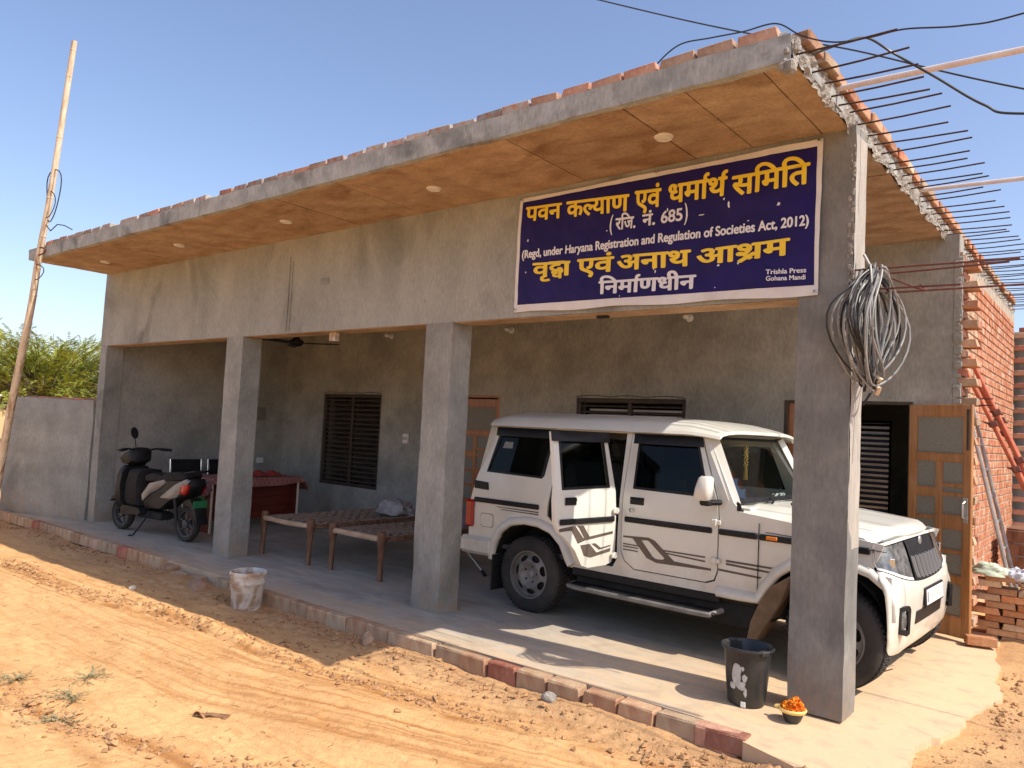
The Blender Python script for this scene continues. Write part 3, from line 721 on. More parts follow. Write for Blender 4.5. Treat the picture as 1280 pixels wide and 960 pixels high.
# bricks along the right roof edge
y = -OH + .14
while y < 8.0:
    put(random.choice(BM['brick_wall']), -1.488 + random.uniform(-.008, .014), y + .114, ZS + .142 + random.uniform(-.003, .004), math.pi / 2 + random.uniform(-.04, .04), B, rx=random.uniform(-.04, .04))
    y += .238 + random.uniform(0, .02)

# starter bars sticking out of the slab
ys_ = [-1.0, -.75, -.57, -.42, -.28, -.1, .095, .3, .5, .7, .9, 1.05]
y = 1.24
while y < 7.9: ys_.append(y); y += random.uniform(.16, .21)
for y in ys_:
    L = random.uniform(.44, .54); z = ZS + .055 + random.uniform(-.01, .01); dy = random.uniform(-.02, .04); dz = random.uniform(-.012, .015)
    if y < -.2: L = .46
    MB().tube([(-1.50, y, z), (-1.45 + L * .5, y + dy * .5, z + dz * .5 - .004), (-1.45 + L, y + dy, z + dz)], .0055, 6).build('rebar', M['rebar'], B, world=True)
# beam bars from the near pillar
for y, z, L, dz in ((.02, 2.695, .86, -.012), (.13, 2.68, .80, .012), (.02, 2.572, .58, -.01), (.15, 2.568, .88, -.005)):
    MB().tube([(-1.46, y, z), (-1.45 + L * .5, y + .004, z + dz * .4), (-1.45 + L, y, z + dz)], .0062, 7).build('rebar', M['rust_red'], B, world=True)
MB().tube([(-1.44, .13, 2.72), (-1.28, .08, 2.66), (-1.10, .06, 2.565), (-1.06, .10, 2.56), (-1.10, .14, 2.60)], .006, 6).build('rebar', M['rust_red'], B, world=True)
for z in (2.10, 2.04): MB().tube([(-1.40, YB + .1, z), (-1.10, YB + .12, z + .005)], .006, 6).build('rebar', M['rebar'], B, world=True)

# side wall of bare brickwork
SW = link('side_wall', None, B, (XR - B.location.x, 0, 0)); SWx = XR
MB().box(SWx - .20, SWx - .014, YB + .23, 8.0, 0, ZS, c=0).build('mortar_core', M['mortar'], None)
mc = bpy.data.objects['mortar_core']; mc.parent = B; mc.location = (-B.location.x, 0, 0)
course = .0885; slots = []
r = random.Random(5)
for c in range(39):
    z = .02 + c * course; hdr = c % 2
    y = YB + .24 + (.06 if hdr else 0); st = .124 if hdr else .241
    while y + st < 8.02: slots.append((y, z, hdr)); y += st
def score(s): return -math.hypot(s[0] + 4.87, 1.35) - (3 if s[1] < .35 and s[0] < 4.6 else 0)
slots.sort(key=score, reverse=True)
rest = MB()
bpy.data.objects.remove(SW)
for i, (y, z, hdr) in enumerate(slots):
    ox = r.uniform(-.004, .004)
    if i < 290:
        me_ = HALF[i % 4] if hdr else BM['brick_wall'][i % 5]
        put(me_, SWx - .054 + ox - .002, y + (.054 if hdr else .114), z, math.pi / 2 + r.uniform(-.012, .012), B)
    else:
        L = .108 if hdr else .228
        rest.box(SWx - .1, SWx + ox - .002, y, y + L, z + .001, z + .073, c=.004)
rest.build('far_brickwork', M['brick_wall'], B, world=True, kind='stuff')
# toothed end of the back wall beside the door
z = .0; c = 0
while z < 3.30:
    out = c % 2
    x1 = -1.205 if out else -1.31
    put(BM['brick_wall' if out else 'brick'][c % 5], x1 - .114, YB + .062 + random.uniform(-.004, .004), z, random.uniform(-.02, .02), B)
    put(BM['brick'][(c + 2) % 5], x1 - .114 + random.uniform(-.006, .006), YB + .175, z, random.uniform(-.02, .02), B)
    z += .0885; c += 1
for k, (xx, zz) in enumerate(((-1.47, 3.42), (-1.43, 3.34), (-1.5, 3.50))):
    put(BM['brick'][k], xx, YB + .06, zz, 0, B)
mb = MB()
for k in range(170):
    z = random.uniform(0, 3.4); s = random.uniform(.010, .030)
    mb.box(-1.40, -1.362 + s * 1.3 + random.uniform(0, .004), YB - random.uniform(.001, .012), YB + .03, z - s, z + s, c=s * .3)
mb.build('ragged_plaster', M['plaster_in'], B, world=True, kind='stuff')
MB().box(-1.50, -1.335, YB + .012, YB + .225, 0, 3.44).build('mortar_core', M['mortar'], B, world=True)
# toothing at the far end
z = .6; c = 0
while z < 3.35:
    put(BM['brick'][c % 5], SWx + .02, 8.02, z, 0, B); z += .177; c += 1

# downlights in the soffit
for x_ in (-2.50, -4.61, -6.68, -8.80, -10.76):
    l_ = MB().lathe([(0, 0), (.052, -.001), (.062, .004), (.066, .016), (.066, .03)], 28).build('downlight', M['lamp'], B)
    l_.location = (x_ - B.location.x, -.49, ZS - .012)
    MB().lathe([(.048, -.002), (.052, -.006), (.056, -.002)], 28).build('trim_ring', M['white'], l_)

print('T3', time.time() - T0)
# louvred windows
def window(x0, x1, z0, z1, n, y=YB + .05):
    w = link('window', None, B, (x0 - B.location.x, y, z0))
    W, H = x1 - x0, z1 - z0
    mb = MB(); t = .055
    mb.box(0, W, -.03, .05, 0, t, c=.006).box(0, W, -.03, .05, H - t, H, c=.006).box(0, t, -.03, .05, t, H - t, c=.006).box(W - t, W, -.03, .05, t, H - t, c=.006)
    mb.box(W / 2 - .025, W / 2 + .025, -.02, .04, t, H - t, c=.004)
    mb.build('window_frame', M['dark_steel'], w)
    pitch = (H - 2 * t) / n
    sm = MB().box(0, W / 2 - t - .025, -.018, .018, -.006, .006, c=.002).mesh('slat', M['slat'])
    for side in (0, 1):
        for k in range(n):
            link('slat', sm, w, (t if side == 0 else W / 2 + .025, .01, t + pitch * (k + .5)), (R(28), 0, 0))
    for k in range(7):
        MB().box(-.02, .02, -.035, -.015, -.02, .012, c=.004).build('plaster_nib', M['dark_steel'], w, loc=(W * k / 6 + random.uniform(-.02, .02), 0, H + .01))
    return w
window(*W1, 18); window(*W2, 18)
# curled wires along the window heads
for W_ in (W1, W2):
    pth = [(W_[0] + (W_[1] - W_[0]) * k / 24, YB - .012 - .01 * (k % 3), W_[3] + .012 + .018 * abs(math.sin(k * math.pi / 8))) for k in range(25)]
    MB().tube(pth, .004, 5).build('window_wire', M['dark_steel'], B, world=True)
# rear room windows with bars so daylight shows through
def bars(x0, x1, z0, z1, n):
    mb = MB()
    w = link('window', None, B, (x0 - B.location.x, 7.05, z0))
    mb.box(0, x1 - x0, 0, .05, 0, .04).box(0, x1 - x0, 0, .05, z1 - z0 - .04, z1 - z0).box(0, .04, 0, .05, .04, z1 - z0 - .04).box(x1 - x0 - .04, x1 - x0, 0, .05, .04, z1 - z0 - .04)
    mb.build('window_frame', M['dark_steel'], w)
    sm = MB().box(.04, x1 - x0 - .04, 0, .05, -.008, .008).mesh('slat', M['slat'])
    for k in range(n): link('slat', sm, w, (0, 0, .04 + (z1 - z0 - .08) * (k + .5) / n), (R(35), 0, 0))
bars(-3.9, -2.80, .55, 2.0, 18); bars(-9.2, -8.0, .5, 2.5, 10); bars(-8.0, -5.6, .9, 2.16, 12)

# panelled door leaves
def leaf(par, W, H, m, lit=False, T=.036, name='door_leaf'):
    d = link(name, None, par)
    st = .068; mb = MB(); mx = W * .5
    mb.box(0, st, 0, T, 0, H, c=.004).box(W - st, W, 0, T, 0, H, c=.004)
    mb.box(st, W - st, .001, T - .001, 0, .17, c=.003).box(st, W - st, .001, T - .001, H - .10, H, c=.003).box(st, W - st, .001, T - .001, H - .50, H - .44, c=.003)
    mb.box(mx - .022, mx + .022, .002, T - .002, .17, H - .50, c=.003)
    mb.build('door_frame', m, d)
    cells = [(st, W - st, H - .44, H - .10)]
    for a, b, rl in ((st, mx - .022, ((.56, .62), (.80, .815), (1.00, 1.015), (1.20, 1.27))), (mx + .022, W - st, ((.46, .52), (.72, .735), (.93, 1.04), (1.22, 1.235), (1.30, 1.315)))):
        z0_ = .17
        for z1_, z2_ in rl:
            MB().box(a, b, .003, T - .003, z1_, z2_, c=.003).build('rail', m, d)
            if z1_ - z0_ > .03: cells.append((a, b, z0_, z1_))
            z0_ = z2_
        cells.append((a, b, z0_, H - .50))
    for a, b, c, e in cells:
        MB().box(a, b, T * .42, T * .58, c, e).build('pane', M['mesh'], d)
        bd = MB(); q = .010
        bd.box(a, a + q, T * .15, T * .42, c, e).box(b - q, b, T * .15, T * .42, c, e).box(a + q, b - q, T * .15, T * .42, c, c + q).box(a + q, b - q, T * .15, T * .42, e - q, e)
        bd.build('beading', m, d)
    h = MB(); h.tube([(W - .045, -.004, 1.02), (W - .045, -.045, 1.04), (W - .045, -.045, 1.16), (W - .045, -.004, 1.18)], .009, 8); h.box(W - .065, W - .025, -.004, 0, .99, 1.21, c=.002)
    h.build('handle', M['steel'], d)
    return d
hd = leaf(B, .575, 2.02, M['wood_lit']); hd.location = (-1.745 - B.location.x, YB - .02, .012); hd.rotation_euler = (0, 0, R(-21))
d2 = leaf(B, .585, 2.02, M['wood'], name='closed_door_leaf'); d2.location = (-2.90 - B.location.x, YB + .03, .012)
d3 = leaf(B, .84, 2.0, M['wood'], name='closed_door_leaf'); d3.location = (-7.62 - B.location.x, YB + .03, .012)
for D_ in (D1, D2):
    mb = MB(); mb.box(D_[0], D_[0] + .035, YB - .006, YB + .07, 0, D_[3], c=.003).box(D_[1] - .035, D_[1], YB - .006, YB + .07, 0, D_[3], c=.003).box(D_[0] + .035, D_[1] - .035, YB - .006, YB + .07, D_[3] - .03, D_[3], c=.003)
    mb.build('door_frame', M['dark_steel'] if D_ is D2 else M['wood'], B, world=True)
# dark fixing strip on the open leaf
MB().box(0, .022, -.012, 0, 0, .36, c=.003).build('latch_bar', M['dark_steel'], hd, loc=(.535, 0, 1.62))

# fittings
def boxpart(name, x, y, z, w, d, h, m, axis='y'):
    o = MB().box(-w / 2, w / 2, -d, 0, -h / 2, h / 2, c=.004).build(name, m, B, loc=(x - B.location.x, y, z))
    return o
s1 = boxpart('switch_board', -8.54, YB, 1.40, .11, .03, .14, M['white'])
for k in range(3): MB().box(-.008, .008, -.036, -.03, -.018, .018, c=.002).build('switch', M['seat_l'], s1, loc=(-.032 + .032 * k, 0, 0))
MB().box(0, .03, -.06, .06, -.045, .045, c=.004).build('socket_board', M['white'], B, loc=(-11.67 - B.location.x, 2.62, .88))
MB().box(0, .02, -.08, .08, -.11, .11, c=.004).build('framed_sheet', M['screen'], B, loc=(-11.67 - B.location.x, 2.60, 1.67))
for (x_, y_, z_) in ((-6.61, YB, 2.94), (-4.02, YB, 2.97), (-8.99, YB, 2.95)):
    h = MB().lathe([(0, 0), (.045, 0), (.045, .012), (.022, .02), (.022, .05), (.028, .055), (.028, .07), (0, .07)], 18).build('bulb_holder', M['white'], B, loc=(x_ - B.location.x, y_, z_), rot=(R(90), 0, 0))
    MB().lathe([(.018, .07), (.03, .1), (.03, .115), (.018, .135), (0, .14)], 16).build('bulb', M['lamp'], h)
MB().box(-.05, .05, -.02, .04, -.09, 0, c=.006).build('junction_box', M['bucket_w'], B, loc=(-6.58 - B.location.x, .10, ZB - .006))
MB().box(-.05, .05, -.02, .02, -.02, 0, c=.004).build('junction_plate', M['black'], B, loc=(-3.30 - B.location.x, .12, ZB - .006))

print('T4', time.time() - T0)
# ------------------------------------------------------------------ left boundary wall
BW = thing('boundary_wall', 'low grey plastered wall joining the left end of the building', 'wall', (-11.9, .0, 0))
a0 = Vector((-11.88, -.03)); a1 = Vector((-13.42, -.63)); dv = (a1 - a0); Ln = dv.length; dv /= Ln; ang = math.atan2(dv.y, dv.x)
wb = noisy_box(0, Ln, -.12, 0, -.25, 1.735, .12, .008, 2.2)
o = wb.build('wall', M['plaster'], BW, merge=True, sharp=60, loc=(a0.x - BW.location.x, a0.y - BW.location.y, 0), rot=(0, 0, ang))
for k in range(6):
    put(BM['brick'][k % 5], -11.99 - .235 * k * math.cos(.37) , -.01 - .235 * k * math.sin(.37) + .02, 1.737 - .045, ang + random.uniform(-.03, .03), BW)
CW = thing('cream_wall', 'short cream painted wall at the left edge beyond the bamboo pole', 'wall', (-13.55, -1.5, 0))
MB().box(-13.62, -13.44, -3.2, -.74, -.25, 1.73, c=.01).build('wall', M['cream'], CW, world=True)
MB().box(-13.64, -13.42, -3.2, -.72, 1.73, 1.76, c=.008).build('coping', M['cream'], CW, world=True)

RW = thing('rear_dimming_wall', 'added wall behind the house that keeps the view through the windows and the open door dim', 'wall', (-7, 9.6, 0))
MB().box(-14, -2.0, 9.6, 9.83, -.3, 2.3).build('wall', M['plaster_in'], RW, world=True)  # wall added so the rear windows and open door look out on something dim
# annexe wall beyond the brick side wall
AW = thing('annexe_wall', 'shaded grey wall of the unfinished annexe behind the toothed brick end at the right edge', 'wall', (0, 8.3, 0))
MB().box(-2.4, 4.5, 8.15, 8.38, -.3, 3.36).build('wall', M['plaster'], AW, world=True)
z = 3.36
for k in range(18): put(BM['brick'][k % 5], -1.3 + k * .24, 8.26, z, 0, AW)

# ------------------------------------------------------------------ kerb bricks
K = thing('brick_kerb', 'row of bricks edging the concrete floor against the sand', 'kerb', (-7, -.62, 0))
def kerb(x0, x1, ztop, yf0, yf1):
    x = x0
    while x < x1:
        L = .25 + random.uniform(0, .02); t = (x - x0) / (x1 - x0)
        if random.random() < .10: kw = 'brick'
        else: kw = 'brick_dusty'
        if x > x1 - .2 and x1 > -3: kw = 'brick'
        me_ = random.choice(BM[kw]); y = yf0 + (yf1 - yf0) * t
        o = put(me_, x + .114, y + .0 + random.uniform(-.006, .006), ztop - .132, random.uniform(-.025, .025), K, rx=math.pi / 2 * 0 + random.uniform(-.04, .04), ry=random.uniform(-.02, .02))
        o.scale = (1.12, 1.0, 1.80)
        x += L
kerb(-13.3, -8.55, .028, -.62, -.60); kerb(-7.22, -1.98, .004, -.62, -.635)
o = put(BM['brick'][1], -1.87, -.64, -.100, .02, K); o.scale = (1.02, 1.05, 1.45)
# dropped, half buried bricks in the gap
for (x, y, rz, zz) in ((-8.2, -.62, .1, -.10), (-7.92, -.66, -.15, -.13), (-7.6, -.64, .2, -.12)):
    put(random.choice(BM['brick_dusty']), x, y, zz, rz, K, rx=.15)
def loose(name, lab, me_, x, y, z, rz, rx=0, cat='brick', grp=None):
    o = link(name, me_, None, (x, y, z), (rx, 0, rz), label=lab, category=cat)
    if grp: o['group'] = grp
    return o
loose('loose_brick', 'loose reddish brick lying on the sand left of the white bucket', BM['brick'][3], -7.20, -.86, gz1(-7.2, -.86) - .015, -.25, .06)
loose('half_brick', 'brick lying flat on the floor beside the foot of the open door', BM['brick_stack'][1], -1.12, 2.80, .0, .35)
# stone on the sand below the kerb
def rock(name, lab, x, y, s, m, cat='stone', sq=(1, .8, .8)):
    bm = bmesh.new(); bmesh.ops.create_icosphere(bm, subdivisions=2, radius=s)
    P = np.array([v.co[:] for v in bm.verts]); d = 1 + .35 * fbm(P / s * 1.1 + x * 7, 3)
    for v, k in zip(bm.verts, d): v.co = Vector((v.co.x * sq[0], v.co.y * sq[1], v.co.z * sq[2])) * k
    me_ = bpy.data.meshes.new(name); bm.to_mesh(me_); bm.free(); me_.materials.append(m)
    return link(name, me_, None, (x, y, gz1(x, y) + s * .25), (0, 0, x), label=lab, category=cat)
rock('stone', 'pale lump of broken concrete on the sand just below the kerb', -2.99, -.80, .052, M['rough_concrete'])
rock('stone', 'small pale stone on the sunlit sand between the tyre tracks and the shade', -7.5, -1.35, .035, M['cream'])
rock('clod', 'brown clod of earth standing on the sand left of the sunlit kerb', -4.72, -.82, .06, M['rubble'], 'clod', (1, .6, 1.1))
rock('rubber_piece', 'dark scrap at the left foot of the middle pillar', -5.28, .12, .07, M['black_matt'], 'scrap', (1.3, .6, .8))

print('T5', time.time() - T0)
# clods and crumbs along the ridges: one mass
mb = MB(); rr_ = random.Random(3)
tet = [(1, 0, 0), (-1, 0, 0), (0, 1, 0), (0, -1, 0), (0, 0, 1), (0, 0, -1)]; tf = [(0, 2, 4), (2, 1, 4), (1, 3, 4), (3, 0, 4), (2, 0, 5), (1, 2, 5), (3, 1, 5), (0, 3, 5)]
pts = []
for rd, n_, w in ((RIDGE1, 1900, .065), (RIDGE2, 1500, .06), ([(-7.2, -.82), (-1.2, -.88)], 1000, .07), ([(-13.0, -.82), (-7.4, -.85)], 500, .07), ([(-8, -1.25), (-3, -1.2)], 500, .2), ([(-1.1, -.4), (-.7, .4), (-.8, 1.6), (-.8, 2.6)], 260, .1)):
    seg = [math.dist(a, b) for a, b in zip(rd[:-1], rd[1:])]; tot = sum(seg)
    for k in range(n_):
        s_ = rr_.random() * tot; i = 0
        while s_ > seg[i] and i < len(seg) - 1: s_ -= seg[i]; i += 1
        t = s_ / seg[i]; a, b = rd[i], rd[i + 1]
        x = a[0] + (b[0] - a[0]) * t; y = a[1] + (b[1] - a[1]) * t
        if float(vnoise(np.array([[x * 1.1, y * 2, 7.7]]))[0]) < rr_.uniform(-.9, .3): continue
        pts.append((x + rr_.gauss(0, w * .6), y + rr_.gauss(0, w), rr_.choice((.005, .006, .008, .010, .012, .017, .024))))
for k in range(500): pts.append((rr_.uniform(-8, -.5), rr_.uniform(-3.6, -.7), rr_.choice((.003, .004, .006))))
PZ = gheight(np.array([q[0] for q in pts]), np.array([q[1] for q in pts]))
for (x, y, s_), z in zip(pts, PZ):
    s_ *= rr_.uniform(.7, 1.3); e = Matrix.Rotation(rr_.uniform(0, 6), 3, 'Z') @ Matrix.Rotation(rr_.uniform(-.7, .7), 3, 'X')
    vs = [e @ (Vector(q) * s_ * rr_.uniform(.6, 1.25)) for q in tet]; vs = [(x + q.x, y + q.y, z + s_ * .25 + q.z * .7) for q in vs]
    mb.add(vs, tf)
mb.build('soil_clods', mat('soil_clod', (.27, .14, .065), (.52, .30, .14), .95, 14), kind='stuff')

print('T6', time.time() - T0)
# ------------------------------------------------------------------ banner
BN = thing('banner', 'navy blue cloth banner with yellow and white Hindi lettering hung on the lintel', 'banner', (-2.86, -.012, 2.56))
cn = {'tl': (-4.061, 3.526), 'tr': (-1.632, 3.55), 'br': (-1.640, 2.551), 'bl': (-4.075, 2.579)}
def bzv(x, z):
    x = np.asarray(x, float); z = np.asarray(z, float)
    p = np.stack([x * 3.0, z * 4.0, x * 0], 1); q = np.stack([x * 9.0 + z * 5, z * 3.0, x * 0 + 4.0], 1)
    return -.026 + .008 * fbm(p, 3) + .003 * (1 - 2 * np.abs(fbm(q, 2)))
def quad(c, u, v):
    x = (c['bl'][0] * (1 - u) + c['br'][0] * u) * (1 - v) + (c['tl'][0] * (1 - u) + c['tr'][0] * u) * v
    z = (c['bl'][1] * (1 - u) + c['br'][1] * u) * (1 - v) + (c['tl'][1] * (1 - u) + c['tr'][1] * u) * v
    return x, z
def sheet(c, off, ragged=0):
    def fn(u, v):
        x, z = quad(c, u, v)
        if ragged:
            if v == 1: z -= .012 * abs(math.sin(u * 7)) * (.3 + u * (1 - u) * 3)
            if v == 0: z += .006 * math.sin(u * 19)
        return (x, off, z)
    return fn
def bsheet(c, off, nu, nv, rg=0):
    mb = MB().grid(sheet(c, off, rg), nu, nv); A = np.array(mb.v); A[:, 1] += bzv(A[:, 0], A[:, 2]); mb.v = A.tolist(); return mb
bsheet(cn, 0, 110, 46, 1).build('banner_sheet', M['border'], BN, world=True)
inn = {'tl': (-4.031, 3.492), 'tr': (-1.668, 3.503), 'br': (-1.664, 2.615), 'bl': (-4.040, 2.640)}
bsheet(inn, -.0016, 110, 44).build('blue_field', M['blue'], BN, world=True)
for (x, z) in ((-4.04, 3.51), (-1.65, 3.53), (-1.655, 2.57), (-4.06, 2.6), (-2.8, 3.53)):
    MB().lathe([(0, 0), (.011, .002), (.012, .008), (.006, .010)], 12).build('eyelet', M['steel'], BN, loc=(x - BN.location.x, -.02, z - BN.location.z), rot=(R(90), 0, 0))

mb = MB(); rq = random.Random(21)
for (x, z, w, h) in ((-2.235, 3.20, .012, .07), (-2.27, 3.25, .010, .02), (-2.43, 3.165, .03, .010), (-3.95, 3.16, .012, .03), (-3.96, 2.90, .010, .02), (-2.79, 2.83, .008, .05), (-2.70, 3.24, .008, .04), (-2.30, 2.80, .012, .02), (-2.16, 2.80, .010, .02), (-2.32, 2.65, .008, .012), (-2.78, 2.80, .01, .03), (-3.2, 3.15, .01, .01), (-1.9, 3.16, .02, .03), (-2.1, 3.08, .01, .01)):
    P = [(x + w * math.cos(t) * rq.uniform(.3, 1), z + h * .5 * math.sin(t) * rq.uniform(.4, 1)) for t in np.linspace(0, 2 * math.pi, 9)[:-1]]
    ys__ = bzv([q[0] for q in P], [q[1] for q in P]); mb.add([(a, y - .0050, b) for (a, b), y in zip(P, ys__)], [tuple(range(8))])
mb.build('paint_speck', M['wlet'], BN, world=True, kind='stuff')
fcv = bpy.data.curves.new('glyphs', 'FONT'); fob = bpy.data.objects.new('glyphs', fcv); sc.collection.objects.link(fob)
_gc = {}
def glyph(ch):
    if ch in _gc: return _gc[ch]
    fcv.body = ch; bpy.context.view_layer.update()
    dg = bpy.context.evaluated_depsgraph_get(); m_ = fob.evaluated_get(dg).to_mesh()
    V = [(v.co.x, v.co.y) for v in m_.vertices]; Fs = [tuple(p.vertices) for p in m_.polygons]
    _gc[ch] = (V, Fs); return _gc[ch]
def adv(ch):
    a, b = glyph(ch)[0], glyph(ch + ch)[0]
    return max(q[0] for q in b) - max(q[0] for q in a)
HY = max(q[1] for q in glyph('न')[0])           # headline height
def ribbon(pts, w):
    vs = []; fs = []
    for i, p in enumerate(pts):
        a = pts[max(i - 1, 0)]; b = pts[min(i + 1, len(pts) - 1)]; d = Vector((b[0] - a[0], b[1] - a[1])).normalized()
        vs += [(p[0] - d.y * w / 2, p[1] + d.x * w / 2), (p[0] + d.y * w / 2, p[1] - d.x * w / 2)]
    for i in range(len(pts) - 1): fs.append((2 * i, 2 * i + 1, 2 * i + 3, 2 * i + 2))
    return vs, fs
def word(tok):
    V = []; Fs = []; pen = 0.0
    def put_(g, dx, dy=0, s=1, sy=None, clip=None):
        b = len(V); vs, fs = g; sy_ = s if sy is None else sy
        V.extend([(x * s + dx, y * sy_ + dy) for x, y in vs])
        for f in fs:
            if clip is not None and max(vs[i][0] for i in f) > clip: continue
            Fs.append([b + i for i in f])
    for t in tok:
        if t == 'L':        # half la: the letter without its upright
            g = glyph('ल'); a = adv('ल'); put_(g, pen, clip=a * .74)
            put_(ribbon([(0, HY - .035), (a * .72, HY - .035)], .075), pen); pen += a * .60
        elif t == '^':      # repha above the last upright
            x = pen - .09; put_(ribbon([(x, HY - .04), (x - .015, HY + .06), (x - .005, HY + .14), (x + .05, HY + .185), (x + .11, HY + .18)], .075), 0)
        elif t == 'D':      # ddha
            a = adv('द'); put_(glyph('द'), pen, .16, 1, .78); put_(glyph('ध'), pen + a * .18, -.14, .62, .60)
            put_(ribbon([(0, HY - .035), (a * 1.35, HY - .035)], .075), pen); put_(ribbon([(a * 1.18, HY), (a * 1.18, -.02)], .09), pen); pen += a * 1.32
        elif t == 'S':      # shra
            a = adv('श'); put_(glyph('श'), pen); put_(ribbon([(a * .70, .22), (a * .45, .10), (a * .16, -.06)], .085), pen); pen += a
        else:
            put_(glyph(t), pen); pen += adv(t)
    return V, Fs, pen
def place_word(name, tok, x0, z0h, x1, z1h, zb, par, mt, bold=.022, latin=False):
    if latin: V, Fs = glyph(tok); mx = max(q[0] for q in V); mn = min(q[0] for q in V); V = [(q[0] - mn, q[1]) for q in V]; W = mx - mn; hy = .68
    else: V, Fs, W = word(tok); hy = HY
    mb = MB(); sx = (x1 - x0) / W; H = z0h - zb; sy = H / hy; k = 0
    offs = [(0, 0)] + [(math.cos(a), math.sin(a)) for a in np.linspace(0, 2 * math.pi, 9)[:-1]]
    for ox, oy in offs:
        A = np.array(V); X = x0 + (A[:, 0] + ox * bold) * sx; Z = zb + (A[:, 1] + oy * bold * .8) * sy + (z1h - z0h) * (X - x0) / (x1 - x0)
        vs = np.stack([X, bzv(X, Z) - .0062 - k * .00012, Z], 1).tolist()
        k += 1
        mb.add(vs, [tuple(reversed(f)) if False else f for f in Fs])
    return mb.build(name, mt, par, world=True)
Y_, W_ = M['ylet'], M['wlet']
L1 = [(['प', 'व', 'न'], -3.984, 3.440, -3.637, 3.426, 3.325), (['क', 'L', 'य', 'ा', 'ण'], -3.578, 3.424, -3.025, 3.400, 3.305), (['ए', 'व', 'ं'], -2.965, 3.412, -2.760, 3.402, 3.285),
      (['ध', 'म', 'ा', '^', 'थ', '^'], -2.698, 3.413, -2.260, 3.403, 3.285), (['स', 'ि', 'म', 'ि', 'त'], -2.212, 3.392, -1.715, 3.402, 3.262)]
for t, a, b, c, d, e in L1: place_word('lettering', t, a, b, c, d, e, BN, Y_, .030)
L4 = [(['व', 'ृ', 'D'], -3.884, 2.966, -3.534, 2.950, 2.862), (['ए', 'व', 'ं'], -3.449, 2.953, -3.135, 2.944, 2.845), (['अ', 'न', 'ा', 'थ'], -3.096, 2.945, -2.513, 2.926, 2.838), (['आ', 'S', 'म'], -2.461, 2.918, -1.828, 2.926, 2.815)]
for t, a, b, c, d, e in L4: place_word('lettering', t, a, b, c, d, e, BN, Y_, .032)
place_word('lettering', ['न' if False else 'ि', 'न', 'म', 'ा', '^', 'ण', 'ध', 'ी', 'न'], -3.244, 2.764, -2.469, 2.748, 2.672, BN, W_, .034)
place_word('lettering', '(', -3.175, 3.262, -3.150, 3.262, 3.150, BN, W_, .016, True)
place_word('lettering', ['र', 'ि', 'ज', '.'], -3.125, 3.232, -2.955, 3.228, 3.148, BN, W_, .030)
place_word('lettering', ['न', 'ं', '.'], -2.900, 3.230, -2.790, 3.228, 3.148, BN, W_, .030)
place_word('lettering', '685', -2.745, 3.232, -2.580, 3.232, 3.148, BN, W_, .028, True)
place_word('lettering', ')', -2.562, 3.262, -2.538, 3.262, 3.150, BN, W_, .016, True)
place_word('lettering', '(Regd, under Haryana Registration and Regulation of Societies Act, 2012)', -4.003, 3.083, -1.704, 3.062, 3.020, BN, W_, .036, True)
place_word('lettering', 'Trishla Press', -1.966, 2.737, -1.712, 2.728, 2.707, BN, W_, .028, True)
place_word('lettering', 'Gohana Mandi', -1.964, 2.693, -1.716, 2.684, 2.664, BN, W_, .028, True)
sc.collection.objects.unlink(fob) if False else None
bpy.data.objects.remove(fob)


# ------------------------------------------------------------------ the off-roader
CAR = thing('off_road_car', 'dusty white boxy off-road car with its rear side door wide open, parked in the porch', 'car', (-4.328, .662, 0), math.atan2(-.064, 2.68))
CW_ = 1.66
ysf = lambda x, z: ys(z)
def ys(z):
    if z < .55: return .03 + (.55 - z) * .10
    if z < 1.13: return .03 + .010 * ((z - .84) / .29) ** 2
    return .04 + (z - 1.13) * .17
P_, G_, D_, A_2 = M['carpaint'], M['glass_dark'], M['black'], M['decal']
def mirror(mb):
    m2 = MB(); m2.v = [(x, CW_ - y, z) for x, y, z in mb.v]; m2.f = [tuple(reversed(f)) for f in mb.f]; m2.m = mb.m[:]; m2.s = mb.s[:]; return m2
arch = lambda cx, r, a0, a1, n, k=1.0: [(cx + r * math.cos(R(a)), .33 + k * r * math.sin(R(a))) for a in np.linspace(a0, a1, n)]
rearArch = [(-.43, .40)] + [(-.41, .55), (-.35, .66), (-.24, .735), (-.08, .765), (.08, .76), (.22, .72), (.33, .63), (.40, .50)] + [(.43, .46)]
frontArch = [(2.13, .46), (2.19, .56), (2.27, .67), (2.38, .755), (2.54, .80), (2.72, .80), (2.86, .765), (2.95, .70), (2.99, .60), (3.0, .5)]
outer = [(-.78, .50), (-.78, .90), (-.72, 1.13), (-.635, 1.41), (-.555, 1.665), (1.62, 1.665), (1.67, 1.60), (1.90, 1.16), (1.96, 1.095), (2.4, 1.055), (2.95, .985), (2.93, .93), (2.88, .80), (3.0, .78), (3.0, .5)] + frontArch[::-1][1:] + [(1.8, .46), (.46, .46)] + rearArch[::-1] + [(-.46, .42)]
qglass = [(-.60, 1.205), (.075, 1.19), (.10, 1.22), (.145, 1.55), (.12, 1.575), (-.49, 1.575), (-.515, 1.55)]
rdopen = [(.215, 1.635), (.205, 1.2), (.165, .95), (.165, .87), (.25, .80), (.36, .72), (.455, .60), (.50, .53), (.87, .53), (.905, .60), (.91, 1.1), (.905, 1.635)]
fdout = [(.965, 1.635), (.945, 1.1), (.95, .68), (.985, .60), (1.08, .545), (1.70, .545), (1.765, .57), (1.79, .64), (1.79, 1.02), (1.775, 1.14), (1.60, 1.60), (1.575, 1.635)]
fdh = [(x + (-.008 if x < 1.3 else .008), z + (-.009 if z < 1 else .006)) for x, z in fdout]
near = MB().panel(outer, [qglass, rdopen, fdh], ysf, .018, .11)
near.build('body_side', P_, CAR, merge=True, sharp=40)
